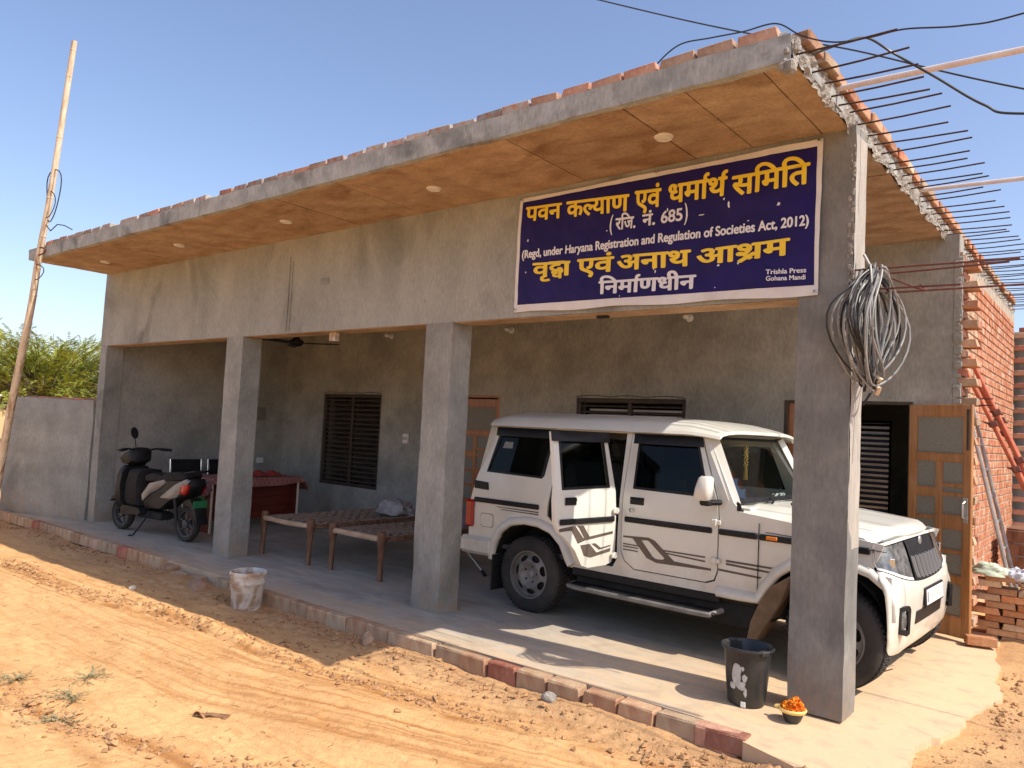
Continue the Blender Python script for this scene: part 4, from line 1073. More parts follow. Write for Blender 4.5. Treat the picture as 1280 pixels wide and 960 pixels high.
far = mirror(MB().panel(outer, [qglass, [(.215, 1.575), (.205, 1.2), (.87, 1.2), (.87, 1.575)], [(1.03, 1.57), (1.03, 1.19), (1.70, 1.19), (1.57, 1.57)]], ysf, .018, .14))
far.build('body_side', P_, CAR, merge=True, sharp=40)
fg = mirror(MB().panel(qglass, (), lambda x, z: ys(z) + .008, .004, .2).panel([(.215, 1.575), (.205, 1.2), (.87, 1.2), (.87, 1.575)], (), lambda x, z: ys(z) + .008, .004, .2).panel([(1.03, 1.57), (1.03, 1.19), (1.70, 1.19), (1.57, 1.57)], (), lambda x, z: ys(z) + .008, .004, .2))
fg.build('far_side_glass', G_, CAR)
MB().panel(qglass, (), lambda x, z: ys(z) + .007, .004, .2).build('quarter_window', G_, CAR)
MB().panel([(x * 1.0, z) for x, z in qglass], [[(-.58, 1.225), (.06, 1.21), (.12, 1.55), (-.475, 1.555)]], lambda x, z: ys(z) - .002, .006, .2).build('window_seal', D_, CAR)
MB().panel([(-.43, 1.50), (-.33, 1.50), (-.33, 1.44), (-.45, 1.44)], (), lambda x, z: ys(z) + .004, .002).build('sticker', M['seat_l'], CAR)
ysf = lambda x, z: ys(z)
# front door
wf = [(1.03, 1.575), (1.03, 1.185), (1.705, 1.175), (1.575, 1.575)]
fd = MB().panel(fdout, [wf], lambda x, z: ys(z) - .006, .022, .11).build('front_door', P_, CAR, merge=True, sharp=40)
MB().panel(wf, (), lambda x, z: ys(z) + .004, .004, .2).build('window', G_, fd)
MB().panel(wf, [[(1.05, 1.56), (1.05, 1.205), (1.675, 1.195), (1.56, 1.56)]], lambda x, z: ys(z) - .009, .006, .2).build('window_seal', D_, fd)
def molding(par, x0, x1, z0=.912, z1=.957, yo=-.020, yf=ysf):
    MB().box(x0, x1, yf(0, .93) + yo, yf(0, .93) - .001, z0, z1, c=.008).build('black_molding', D_, par)
def poly(par, pts, off=-.0035, m=A_2, name='decal', yf=ysf):
    MB().panel(pts, (), lambda x, z: yf(x, z) - .006 + off, .002).build(name, m, par)
def handle(par, x, z, yf=ysf):
    h = MB().box(x - .065, x + .065, yf(0, z) - .012, yf(0, z) - .004, z - .03, z + .03, c=.008).build('door_handle', D_, par)
    MB().tube([(x - .05, yf(0, z) - .014, z + .012), (x - .04, yf(0, z) - .028, z + .012), (x + .04, yf(0, z) - .028, z + .012), (x + .05, yf(0, z) - .014, z + .012)], .009, 6).build('grip', D_, h)
def hinge(par, x, z, y=.02):
    MB().box(x - .03, x + .005, y - .022, y, z - .022, z + .022, c=.007).box(x + .01, x + .045, y - .018, y, z - .018, z + .018, c=.006).box(x - .002, x + .014, y - .030, y - .004, z - .026, z + .026, c=.005).build('hinge', P_, par)
def zdec(par, X, yf=ysf):
    """the broken zigzag strip over thin lines"""
    MB().panel([(X(-.80), .800), (X(-.56), .812), (X(-.50), .795), (X(-.32), .658), (X(0), .650), (X(0), .634), (X(-.48), .622), (X(-.57), .648), (X(-.71), .788), (X(-.80), .787)],
               [[(X(-.625), .783), (X(-.565), .788), (X(-.545), .778), (X(-.405), .668), (X(-.425), .655), (X(-.485), .652), (X(-.515), .665)]], lambda x, z: yf(x, z) - .0095, .002).build('decal', A_2, par)
    for z0, z1, xa, xb in ((.728, .722, -.48, -.05), (.712, .690, -.45, -.05)): poly(par, [(X(xa), z0 + .006), (X(xb), z1 + .012), (X(xb), z1), (X(xa), z0 - .004)], yf=yf)
    for z in (.735, .715, .690): poly(par, [(X(-.80), z + .005), (X(-.66), z + .003), (X(-.65), z - .006), (X(-.80), z - .005)], yf=yf)
molding(fd, .975, 1.745); handle(fd, 1.08, 1.09)
zdec(fd, lambda t: 1.745 + t * .97)
MB().lathe([(0, 0), (.016, .001), (.018, .006), (.018, .012)], 14).build('lock', M['steel'], fd, loc=(1.04, .018, 1.015), rot=(R(90), 0, 0))
hinge(fd, 1.775, 1.0); hinge(fd, 1.775, .715)
# rain visors
def visor(par, x0, x1, yf=ys, z0=1.555, z1=1.635, sx=0):
    mb = MB(); 
    def fn(u, v):
        z = z1 - v * (z1 - z0); return (x0 + (x1 - x0) * u + sx * v * (1 if u > .5 else 0), yf(z) - .012 - .030 * math.sin(v * math.pi * .62) * min(1, 6 * u, 6 * (1 - u)) , z)
    mb.grid(fn, 14, 6); mb.build('rain_visor', D_, par)
visor(CAR, -.54, .165); visor(fd, .985, 1.60, sx=.02)
molding(CAR, -.715, .075); molding(CAR, 1.80, 2.10); molding(CAR, 2.115, 2.87)
for z, a in ((.888, -.43), (.868, -.38)): poly(CAR, [(a, z + .004), (.07, z + .006), (.07, z - .006), (a, z - .002)], .004)
for za, zb_, xa, xb in ((.725, .722, 1.86, 2.22), (.703, .690, 1.86, 2.20), (.652, .640, 1.80, 2.14)):
    poly(CAR, [(xa, za + .008), (xb, zb_ + .008), (xb - .02, zb_ - .006), (xa, za - .008)], .004)
MB().panel([(-.735, 1.115), (-.56, 1.105), (-.545, 1.035), (-.725, 1.04)], (), lambda x, z: ys(z) - .008, .01).build('air_vent', D_, CAR)
MB().panel([(-.61, .81), (-.49, .81), (-.47, .79), (-.47, .71), (-.49, .69), (-.61, .69), (-.63, .71), (-.63, .79)], (), lambda x, z: ys(z) - .004, .004).build('fuel_flap', P_, CAR)
MB().panel([(-.614, .814), (-.486, .814), (-.466, .794), (-.466, .706), (-.486, .686), (-.614, .686), (-.634, .706), (-.634, .794)], (), lambda x, z: ys(z) - .0015, .002).build('flap_gap', D_, CAR)
MB().box(2.17, 2.25, -.002, .012, .922, .948, c=.004).build('side_indicator', M['amber'], CAR)
MB().box(2.106, 2.110, .020, .0275, .50, 1.03).build('panel_gap', D_, CAR)
# shut line of the bonnet side
MB().box(2.12, 2.93, .024, .030, 1.000, 1.004).build('panel_gap', D_, CAR, rot=(0, R(2.2), 0), loc=(0, .002, .052))
MB().panel([(1.93, 1.10), (1.97, 1.10), (1.955, 1.155), (1.93, 1.17)], (), lambda x, z: .036, .01).build('wiper_plug', D_, CAR)
# wheel arch flares
def flare(pts, name='wheel_arch_flare'):
    for mir in (0, 1):
        mb = MB(); n = len(pts); secs = []
        cx = sum(p[0] for p in pts) / n; cz = .36
        prof = [(0, .012), (0, -.030), (.016, -.046), (.045, -.044), (.075, -.016), (.085, .012)]
        rings = []
        for i, p in enumerate(pts):
            a = pts[max(0, i - 1)]; b = pts[min(n - 1, i + 1)]; t = Vector((b[0] - a[0], b[1] - a[1])).normalized(); nn = Vector((-t.y, t.x))
            if (p[0] - cx) * nn.x + (p[1] - cz) * nn.y < 0: nn = -nn
            k_ = min(1, max(0, (3.02 - p[0]) / .25)) if p[0] > 1.5 else 1
            rings.append([(p[0] + nn.x * q[0] * (.4 + .6 * k_), .04 + q[1] * k_ - .030 * (1 - k_), p[1] + nn.y * q[0] * (.4 + .6 * k_)) for q in prof])
        mb.loft(rings, cap=True)
        if mir: mb = mirror(mb)
        mb.build(name, P_, CAR, merge=True, sharp=50)
flare(rearArch[:1] + rearArch[1:]); flare([(1.80, .455), (2.0, .455)] + frontArch)
# sill valance and running board
MB().box(.46, 1.82, .03, .06, .40, .47, c=.01).build('sill', D_, CAR)
rb = MB(); rb.box(.50, 1.84, -.10, .05, .325, .355, c=.012).build('running_board', D_, CAR)
MB().tube([(.50, .02, .34), (.52, -.09, .335), (.62, -.115, .335), (1.70, -.115, .335), (1.80, -.10, .335), (1.85, .02, .36)], .020, 8).build('step_rail', M['alloy'], CAR)
MB().box(.7, .76, -.08, .3, .30, .33, c=.006).box(1.5, 1.56, -.08, .3, .30, .33, c=.006).build('step_bracket', D_, CAR)
mm = MB(); mm.panel([(2.05, .17), (2.11, .19), (2.20, .34), (2.30, .52), (2.36, .70), (2.22, .60), (2.13, .45), (2.08, .33)], (), lambda x, z: -.01, .20).build('mud_flap', mat('muddy_flap', (.12, .075, .04), (.20, .13, .075), .8, 6), CAR)
mm = MB(); mm.box(-.44, -.42, .0, .24, .12, .45, c=.004).build('mud_flap', M['black_matt'], CAR)
# wheel wells and underbody
for cx in (0, 2.65):
    for mir in (0, 1):
        mb = MB(); n_ = 14
        mb.grid(lambda u, v: (cx + (.345 if cx > 1 and u < .5 else .44) * math.cos(math.pi * u), .03 + .34 * v, .34 + .43 * math.sin(math.pi * u)), n_, 2)
        mb.panel([(cx + (.35 if cx > 1 and a < 90 else .45) * math.cos(R(a)), max(.30, .34 + .44 * math.sin(R(a)))) for a in range(0, 181, 12)], (), lambda x, z: .36, .01)
        if mir: mb = mirror(mb)
        mb.build('wheel_well', M['black_matt'], CAR)
MB().box(.46, 2.10, .10, .16, .24, .45, c=.01).build('frame_rail', M['black_matt'], CAR)
MB().box(.46, 2.10, CW_ - .16, CW_ - .10, .24, .45, c=.01).build('frame_rail', M['black_matt'], CAR)
MB().box(-.70, 2.9, .35, CW_ - .35, .30, .50, c=.03).box(.46, 2.18, .06, CW_ - .06, .42, .50, c=.01).build('chassis', M['black_matt'], CAR)
MB().tube([(0, .1, .32), (0, CW_ - .1, .32)], .05, 10).tube([(2.65, .1, .32), (2.65, CW_ - .1, .32)], .04, 10).lathe([(0, -.14), (.09, -.11), (.13, 0), (.09, .11), (0, .14)], 16, T=Matrix.Translation((0, .83, .32))).build('axle', M['black_matt'], CAR)
# wheels
def wheel(par, x, y, z, mir=False, r=.33, name='wheel', steer=0):
    w = link(name, None, par, (x, y, z), (0, 0, (math.pi if mir else 0) + steer))
    pr = [(.205, -.085), (.215, -.098), (.25, -.104), (.285, -.102), (.305, -.093), (.322, -.078), (.330, -.055), (.330, .055), (.322, .078), (.305, .093), (.25, .104), (.205, .085)]
    T = Matrix.Rotation(R(90), 4, 'X')
    tb = MB().lathe([(a * r / .33, -b) for a, b in pr], 56, T=T)
    for k in range(56):       # tread blocks
        a = 2 * math.pi * k / 56; ca, sa = math.cos(a), math.sin(a)
        for (y0, y1, o) in ((-.075, -.045, 0), (-.040, -.004, .03), (.004, .040, .0), (.045, .075, .03)):
            a2 = a + o; q = []
            for rr in (r - .004, r + .006):
                for yy in (y0, y1):
                    for d in (-.036, .036): q.append((rr * math.cos(a2 + d), yy, rr * math.sin(a2 + d)))
            tb.add(q, [(4, 5, 7, 6), (0, 4, 6, 2), (1, 3, 7, 5), (0, 1, 5, 4), (2, 6, 7, 3)])
    tb.build('tyre', M['tyre'], w)
    rm = MB(); rm.lathe([(.212, .095), (.212, .0), (.195, -.02), (.197, -.075), (.213, -.088), (.215, -.092), (.200, -.094)], 40, T=T @ Matrix.Scale(-1, 4, (0, 0, 1)))
    rm.lathe([(.214, .088), (.205, .094), (.192, .070), (.190, 0)], 40, T=T)
    holes = []
    for k in range(7):
        a = 2 * math.pi * k / 7 + .3; c, s_ = math.cos(a), math.sin(a)
        holes.append([((.150 + .026 * math.cos(t)) * c - .046 * math.sin(t) * s_, (.150 + .026 * math.cos(t)) * s_ + .046 * math.sin(t) * c) for t in np.linspace(0, 2 * math.pi, 13)[:-1]])
    for k in range(5):
        a = 2 * math.pi * k / 5 + .1; holes.append([(.068 * math.cos(a) + .011 * math.cos(t), .068 * math.sin(a) + .011 * math.sin(t)) for t in np.linspace(0, 2 * math.pi, 9)[:-1]])
    rm.panel([(.197 * math.cos(t), .197 * math.sin(t)) for t in np.linspace(0, 2 * math.pi, 41)[:-1]], holes, lambda x, z: -.052 - .030 * math.exp(-((math.hypot(x, z) - .115) / .035) ** 2) + .012 * math.exp(-(math.hypot(x, z) / .05) ** 2), .01, .022)
    rm.build('rim', M['alloy'], w, sharp=50)
    MB().lathe([(0, .03), (.19, .03)], 24, T=T).build('brake_drum', M['black_matt'], w)
    hb = MB(); hb.lathe([(.040, .060), (.038, .075), (.028, .082), (0, .084)], 18, T=T @ Matrix.Scale(.72, 4, (0, 0, 1)))
    hb.build('hub_cap', M['alloy'], w)
    return w
wheel(CAR, 0, .10, .33); wheel(CAR, 2.65, .10, .33, steer=-.05)
wheel(CAR, 0, CW_ - .10, .33, True); wheel(CAR, 2.65, CW_ - .10, .33, True)
wheel(CAR, -.96, .92, .92, name='spare_wheel').rotation_euler = (0, 0, R(90))

# roof
def roof(u, v):
    x = -.60 + u * 2.40; t = v * 2 - 1; half = .765
    y = .83 + half * t
    fr = max(0, (x - 1.0) / .80); rr_b = max(0, (-.36 - x) / .24)
    h = .118 * (1 - .55 * fr ** 2.2 - .40 * rr_b ** 2)
    sh = (1 - abs(t) ** 4.5) ** .5
    zb_ = 1.672 - .028 * max(0, (x - 1.45) / .35) ** 2
    xx = x + (-.03 * t * t if u > .9 else 0) * 1 + .02 * t * t * (u < .05)
    return (xx, y, zb_ + h * sh)
rf = MB().grid(roof, 44, 40)
P0 = [roof(u, v) for u, v in ([(0, j / 40) for j in range(41)] + [(i / 44, 1) for i in range(1, 45)] + [(1, 1 - j / 40) for j in range(1, 41)] + [(1 - i / 44, 0) for i in range(1, 44)])]
n_ = len(P0); cx_, cy_ = .6, .83
Q0 = [(x + (x - cx_) * .004, y + (y - cy_) * .018, min(z, 1.690 if 0 < 1 else z) - .022 if abs(y - .83) > .70 else z - .024) for x, y, z in P0]
Q1 = [(x - (x - cx_) * .02, y - (y - cy_) * .03, z - .006) for x, y, z in Q0]
rf.add(P0 + Q0 + Q1, [(i, (i + 1) % n_, n_ + (i + 1) % n_, n_ + i) for i in range(n_)] + [(n_ + i, n_ + (i + 1) % n_, 2 * n_ + (i + 1) % n_, 2 * n_ + i) for i in range(n_)], 0, True)
ro = rf.build('roof', P_, CAR, sharp=40)
MB().box(-.55, 1.72, .12, CW_ - .12, 1.655, 1.662).build('headliner', M['seat_l'], CAR)
for y in (.35, .60, 1.06, 1.31):
    mb = MB(); mb.grid(lambda u, v: (-.40 + u * 1.5, y - .012 + v * .024, roof((.20 + u * 1.5) / 2.4, (y - .065) / 1.53)[2] + .006 * math.sin(v * math.pi)), 20, 4); mb.build('roof_rib', P_, ro)
# windscreen
def ws(u, v):
    t = u * 2 - 1
    x = 1.965 * (1 - v) + 1.695 * v - .055 * t * t; y = .83 + t * (.735 * (1 - v) + .665 * v); z = 1.150 * (1 - v) + 1.640 * v
    return (x, y, z)
MB().grid(ws, 16, 8).build('windscreen', M['glass_ws'], CAR)
mb = MB(); e = .035
def rim(u0, u1, v0, v1, off=.006): mb.grid(lambda u, v: tuple(Vector(ws(u0 + (u1 - u0) * u, v0 + (v1 - v0) * v)) + Vector((off, 0, off * .5))), 16, 6)
rim(0, 1, 0, .07); rim(0, 1, .955, 1); rim(0, .022, 0, 1); rim(.978, 1, 0, 1)
mb.build('windscreen_seal', D_, CAR)
for mir in (0, 1):
    mb = MB(); mb.loft([[(1.60, .115, 1.665), (1.70, .165, 1.66), (1.67, .20, 1.63), (1.60, .14, 1.63)], [(1.86, .045, 1.17), (1.945, .075, 1.15), (1.93, .11, 1.12), (1.86, .07, 1.12)]])
    if mir: mb = mirror(mb)
    mb.build('windscreen_pillar', P_, CAR)
MB().box(1.86, 2.02, .10, CW_ - .10, 1.09, 1.135, c=.015).build('cowl', P_, CAR)
for y0 in (.55, 1.15):
    MB().tube([(1.99, y0, 1.135), (1.985, y0 + .06, 1.165), (1.955, y0 + .24, 1.20)], .007, 6).tube([(1.965, y0 + .02, 1.175), (1.90, y0 + .42, 1.245)], .006, 5).build('wiper', D_, CAR)
# bonnet
def hood(u, v):
    t = v * 2 - 1; xf = 2.965 - .105 * abs(t) ** 2.4; x = 1.96 + (xf - 1.96) * u; y = .83 + t * (.775 - .055 * u)
    z = 1.105 - .075 * u ** 1.4 + .034 * (1 - t * t) ** .8 + .018 * math.exp(-((abs(t) - .62) / .16) ** 2) * (1 - u * .3)
    if abs(t) > .9: z -= .03 * ((abs(t) - .9) / .1) ** 2
    if u > .92: z -= .045 * ((u - .92) / .08) ** 2
    return (x, y, z)
hb = MB().grid(hood, 30, 36)
edge_ = [hood(1, v / 36) for v in range(37)]
hb.add(edge_ + [(x - .01, y, z - .025) for x, y, z in edge_], [(i, i + 1, 38 + i, 37 + i) for i in range(36)], 0, True)
for v in (0, 1):
    ed = [hood(u / 30, v) for u in range(31)]; hb.add(ed + [(x, y, z - .022) for x, y, z in ed], [(i, i + 1, 32 + i, 31 + i) for i in range(30)], 0, True)
hb.build('bonnet', P_, CAR, sharp=45)
MB().box(1.98, 2.9, .10, CW_ - .10, .95, .985).build('engine_bay', M['black_matt'], CAR)
for y0 in (.62, 1.0): MB().tube([(2.12, y0, 1.135), (2.115, y0, 1.155)], .006, 6).build('washer_jet', D_, CAR)
# nose surface
def nose(ph, z, off=0):
    """ph 0 near side .. pi far side"""
    K = [(.22, 2.90, 2.93), (.25, 2.95, 2.99), (.30, 2.98, 3.02), (.38, 2.99, 3.04), (.46, 2.99, 3.05), (.56, 2.985, 3.06), (.64, 2.975, 3.065), (.72, 2.965, 3.055), (.79, 2.92, 3.03), (.86, 2.88, 3.01), (.95, 2.87, 2.98), (1.03, 2.90, 2.94)]
    z = max(.22, min(1.03, z))
    for (a, b) in zip(K[:-1], K[1:]):
        if a[0] <= z <= b[0]:
            t = (z - a[0]) / (b[0] - a[0]); xs_ = a[1] + (b[1] - a[1]) * t; xf = a[2] + (b[2] - a[2]) * t; break
    c, s_ = math.cos(ph), math.sin(ph); n = 2 / 2.5
    half = .80 + .045 * max(0, min(1, (.80 - z) / .05)) - max(0, .40 - z) * .25
    y = .83 - half * (abs(c) ** n) * (1 if c > 0 else -1)
    x = (xs_ - .0) + (xf - xs_ + off) * (abs(s_) ** n)
    if off: y += off * -c * .6
    return (x, y, z)
def band(ph0, ph1, zlo, zhi, off=0, nu=40, nv=8):
    mb = MB()
    def fn(u, v):
        ph = ph0 + (ph1 - ph0) * u
        a = zlo(ph) if callable(zlo) else zlo; b = zhi(ph) if callable(zhi) else zhi
        return nose(ph, a + (b - a) * v, off)
    return mb.grid(fn, nu, nv)
PI = math.pi
ztop = lambda p: .955 + .035 * math.sin(p); zlow = lambda p: .815 - .105 * math.sin(p) ** 2
def zmid(p): return zlow(p)
def zbot(p): return .33 - .09 * math.sin(p) ** .6
band(.0, PI, zbot, zmid, 0, 72, 18).build('front_bumper', P_, CAR, sharp=50)
lo_ = MB(); lo_.grid(lambda u, v: tuple(Vector(nose(PI * u, zbot(PI * u))) * 1 + Vector((-.12 * v, 0, -.02 * math.sin(v * 3.1)))), 40, 4); lo_.build('bumper_underside', M['black_matt'], CAR)
band(.0, PI, ztop, lambda p: .980 + .030 * math.sin(p), 0.002, 50, 3).build('front_panel', P_, CAR)
band(.03, PI - .03, lambda p: zlow(p) - .004, lambda p: ztop(p) + .004, -.02, 60, 6).build('lamp_housing', D_, CAR)
for a, b in ((.035, 1.14), (PI - 1.14, PI - .035)):
    hl = band(a, b, lambda p: zlow(p) + .008, lambda p: ztop(p) - .006, .004, 20, 8).build('headlight', M['lens'], CAR)
    band(a + .02, b - .02, lambda p: zlow(p) + .006, lambda p: zlow(p) + .022, .010, 20, 2).build('running_light', M['white'], hl)
    q = .62 if a < 1 else PI - .62
    c_ = nose(q, .86, .004)
    MB().box(-.004, .010, -.022, .022, -.035, .030, c=.004).build('reflector', M['chrome'], hl, loc=c_, rot=(0, 0, -.7 if a < 1 else .7))
    e0 = .06 if a < 1 else PI - .06; band(e0 - .018, e0 + .018, lambda p: zlow(p) + .02, lambda p: ztop(p) - .03, .008, 3, 6).build('light_strip', M['white'], hl)
band(1.20, PI - 1.20, lambda p: zlow(p) + .006, lambda p: ztop(p) - .004, .004, 24, 6).build('grille', D_, CAR)
def phi(y, z):
    half = .80 + .045 * max(0, min(1, (.80 - z) / .05)); c = (abs(.83 - y) / half) ** (2.5 / 2); return math.acos(c if y < .83 else -c)
for k in range(8):
    y_ = .50 + .66 * k / 7; rings = []
    for z in np.linspace(0, 1, 7):
        p0_ = phi(y_, .85); zz = zlow(p0_) + .025 + (ztop(p0_) - .035 - zlow(p0_) - .025) * z * .66
        rings.append([tuple(Vector(nose(phi(y_ + d, zz), zz, .006)) + Vector((o, 0, 0))) for d, o in ((-.008, 0), (-.004, .020), (.004, .020), (.008, 0))])
    MB().loft(rings).build('grille_bar', M['grille_bar'], CAR)
MB().lathe([(0, .012), (.03, .010), (.036, .004), (.036, 0)], 20).build('badge', M['grille_bar'], CAR, loc=nose(PI / 2, .962, .004), rot=(0, R(90), 0))
# lower intake, plate and fog lamps
band(1.20, PI - 1.20, .43, lambda p: .52, .004, 20, 4).build('lower_intake', D_, CAR)
pl = MB().box(0, .016, -.27, .27, -.068, .068, c=.006).build('number_plate', D_, CAR, loc=(3.062, .88, .590), rot=(0, R(-3), 0))
MB().box(.016, .019, -.25, .25, -.052, .052, c=.002).build('plate_face', M['white'], pl)
mb = MB(); rp = random.Random(4)
MB().box(.019, .0205, -.235, -.20, -.035, .035).build('plate_mark', M['seat_l'], pl)
for k_, (yy, zz, w_, h_) in enumerate(((-.12, .008, .022, .03), (-.085, .008, .020, .03), (-.03, .006, .018, .028), (.005, .006, .018, .028), (.06, .004, .02, .028), (.10, .004, .018, .028), (.14, .004, .018, .028), (.18, .004, .018, .028))):
    MB().box(.019, .0203, yy - w_ * .5, yy + w_ * .5, zz - h_, zz + h_).build('plate_mark', M['print'], pl)
for sgn in (0, 1):
    p_ = .72 if not sgn else PI - .72
    c_ = Vector(nose(p_, .50, .004)); ry_ = -.50 if not sgn else .50
    f = link('fog_lamp', None, CAR, c_, (0, 0, ry_))
    MB().panel([(-.05, .085), (.045, .095), (.055, .07), (.045, -.085), (.02, -.10), (-.045, -.085), (-.055, .05)], [[(-.028, .06), (.028, .065), (.03, -.06), (-.028, -.06)]], lambda x, z: 0, .02, axis=(1, 0, 2)).build('fog_bezel', D_, f)
    MB().lathe([(0, .006), (.028, .004), (.036, 0)], 18, T=Matrix.Scale(1.6, 4, (1, 0, 0))).build('fog_lens', M['lens'], f, loc=(.008, 0, 0), rot=(0, R(90), 0))
# rear end
MB().grid(lambda u, v: (-.78 + (max(0, (.50 + v * 1.17) - .9) * .29), .03 + .02 + u * 1.56, .50 + v * 1.165), 10, 16).build('tailgate', P_, CAR)
MB().panel([(.25, 1.56), (.25, 1.2), (1.41, 1.2), (1.41, 1.56)], (), lambda x, z: -.79 + (z - .9) * .29, .004, axis=(1, 0, 2)).build('tailgate_glass', G_, CAR)
MB().box(-.87, -.74, -.015, CW_ + .015, .42, .585, c=.035).box(-.80, -.45, -.012, .06, .42, .585, c=.03).box(-.80, -.45, CW_ - .06, CW_ + .012, .42, .585, c=.03).build('rear_bumper', P_, CAR)
for y in (.0, CW_ - .12): 
    tl = MB().box(-.815, -.715, y, y + .12, .67, .93, c=.02).build('tail_light', M['red_lens'], CAR)
    MB().box(-.818, -.714, y - .002, y + .122, .845, .925, c=.02).build('tail_lens', M['amber'] if y > 1 else M['red_lens'], tl)
# mirror
for mir in (0, 1):
    mb = MB(); rings = []
    for z, sx_, sy_ in ((1.165, .050, .045), (1.175, .062, .060), (1.25, .060, .066), (1.33, .048, .058), (1.345, .034, .040)):
        rings.append([(1.735 + sx_ * math.copysign(abs(math.cos(a)) ** .6, math.cos(a)) + (z - 1.25) * .16, -.11 + sy_ * math.copysign(abs(math.sin(a)) ** .6, math.sin(a)), z) for a in np.linspace(0, 2 * PI, 17)[:-1]])
    mb.loft(rings, cap=True)
    b_ = MB().box(1.70, 1.78, -.12, -.02, 1.125, 1.168, c=.012).tube([(1.76, -.06, 1.15), (1.80, .03, 1.15)], .022, 8)
    if mir: mb = mirror(mb); b_ = mirror(b_)
    s_ = mb.build('wing_mirror', P_, CAR, sharp=60); b_.build('mirror_arm', D_, s_)
# rear door, swung wide open
RD = link('rear_door', None, CAR, (.925, .02, 0), (0, 0, R(83.7)))
Xs = lambda s: -s
rdo = [(.10, 1.63), (.045, 1.15), (.04, .66), (.075, .585), (.14, .565), (.36, .56), (.44, .585), (.53, .71), (.65, .81), (.72, .855), (.765, .93), (.775, 1.1), (.755, 1.2), (.745, 1.62)]
rg = [(.14, 1.565), (.115, 1.185), (.69, 1.175), (.685, 1.565)]
yd = lambda x, z: ys(z) - .03
MB().panel([(-a, b) for a, b in rdo], [[(-a, b) for a, b in rg]], yd, .035, .11).build('door_shell', P_, RD, merge=True, sharp=40)
MB().panel([(-a, b) for a, b in rg], (), lambda x, z: yd(x, z) + .012, .004, .2).build('window', G_, RD)
MB().panel([(-a, b) for a, b in rg], [[(-.16, 1.55), (-.135, 1.205), (-.67, 1.195), (-.665, 1.55)]], lambda x, z: yd(x, z) - .003, .006, .2).build('window_seal', D_, RD)
MB().panel([(-.14, 1.12), (-.10, .64), (-.36, .62), (-.50, .78), (-.70, .92), (-.70, 1.12)], (), lambda x, z: .012, .015).build('door_trim', M['seat_l'], RD)
visor(RD, -.775, -.075, yf=lambda z: ys(z) - .03, z0=1.55)
molding(RD, -.725, -.075, yf=yd); handle(RD, -.60, 1.09, yd); hinge(RD, -.07, 1.0, -.005); hinge(RD, -.07, .64, -.005)
poly(RD, [(-.72, .885), (-.54, .900), (-.42, .78), (-.50, .76), (-.58, .865), (-.72, .86)], .004, yf=yd)
poly(RD, [(-.52, .90), (-.44, .895), (-.36, .80), (-.42, .79), (-.49, .875)], .004, yf=yd)
poly(RD, [(-.50, .795), (-.08, .835), (-.08, .815), (-.50, .772)], .003, yf=yd)
poly(RD, [(-.47, .745), (-.36, .75), (-.27, .675), (-.10, .70), (-.10, .672), (-.34, .64), (-.42, .66)], .004, yf=yd)
poly(RD, [(-.34, .75), (-.29, .75), (-.22, .71), (-.10, .725), (-.10, .715), (-.24, .695)], .004, yf=yd)
# cabin
def seatp(x, y, w):
    s = MB(); s.box(x - .25, x + .25, y, y + w, .62, .80, c=.05)
    T = Matrix.Translation((x - .24, 0, .78)) @ Matrix.Rotation(R(-14), 4, 'Y'); s.box(-.07, .07, y, y + w, 0, .58, c=.05, T=T)
    o_ = s.build('seat', M['seat'], CAR)
    T2 = Matrix.Translation((x - .40, 0, 1.36)) @ Matrix.Rotation(R(-14), 4, 'Y')
    for yy in ([y + w / 2] if w < .8 else [y + w * .25, y + w * .75]): MB().box(-.05, .05, yy - .12, yy + .12, 0, .20, c=.04, T=T2).build('headrest', M['seat'], o_)
seatp(1.42, .18, .52); seatp(1.42, .96, .52); seatp(.60, .18, 1.30)
MB().box(1.70, 1.92, .12, CW_ - .12, .82, 1.12, c=.05).build('dashboard', M['seat'], CAR)
MB().box(-.70, 1.9, .10, CW_ - .10, .50, .54).build('cabin_floor', M['seat'], CAR)
T_ = Matrix.Translation((1.60, .44, 1.10)) @ Matrix.Rotation(R(-62), 4, 'Y')
MB().tube([tuple(T_ @ Vector((.18 * math.cos(a), .18 * math.sin(a), 0))) for a in np.linspace(0, 2 * PI, 25)[:-1]], .014, 8, closed=True).tube([tuple(T_ @ Vector((-.18, 0, 0))), tuple(T_ @ Vector((.18, 0, 0)))], .014, 6).tube([tuple(T_ @ Vector((0, 0, 0))), (1.75, .44, 1.02)], .03, 8).build('steering_wheel', D_, CAR)
MB().panel([(1.79, 1.15), (1.90, 1.15), (1.76, 1.42)], (), lambda x, z: .16, .02).build('dash_cloth', M['bag_blue'], CAR)
MB().box(1.82, 1.85, .95, 1.20, 1.12, 1.19, c=.01).build('dash_box', M['white'], CAR)
mb = MB(); mb.tube([(1.70, .70, 1.60), (1.70, .70, 1.48)], .003, 5)
for k in range(26): a = k * 2.4; mb.lathe([(0, -.008), (.008, 0), (0, .008)], 6, T=Matrix.Translation((1.70 + .014 * math.cos(a), .70 + .014 * math.sin(a), 1.58 - k * .0065)))
for k in range(10): a = k * .63; mb.tube([(1.70 + .008 * math.cos(a), .70 + .008 * math.sin(a), 1.42), (1.70 + .016 * math.cos(a), .70 + .016 * math.sin(a), 1.30)], .003, 4)
mb.build('hanging_ornament', M['gold'], CAR)
MB().box(1.68, 1.70, .72, .94, 1.52, 1.58, c=.01).build('rear_view_mirror', D_, CAR)

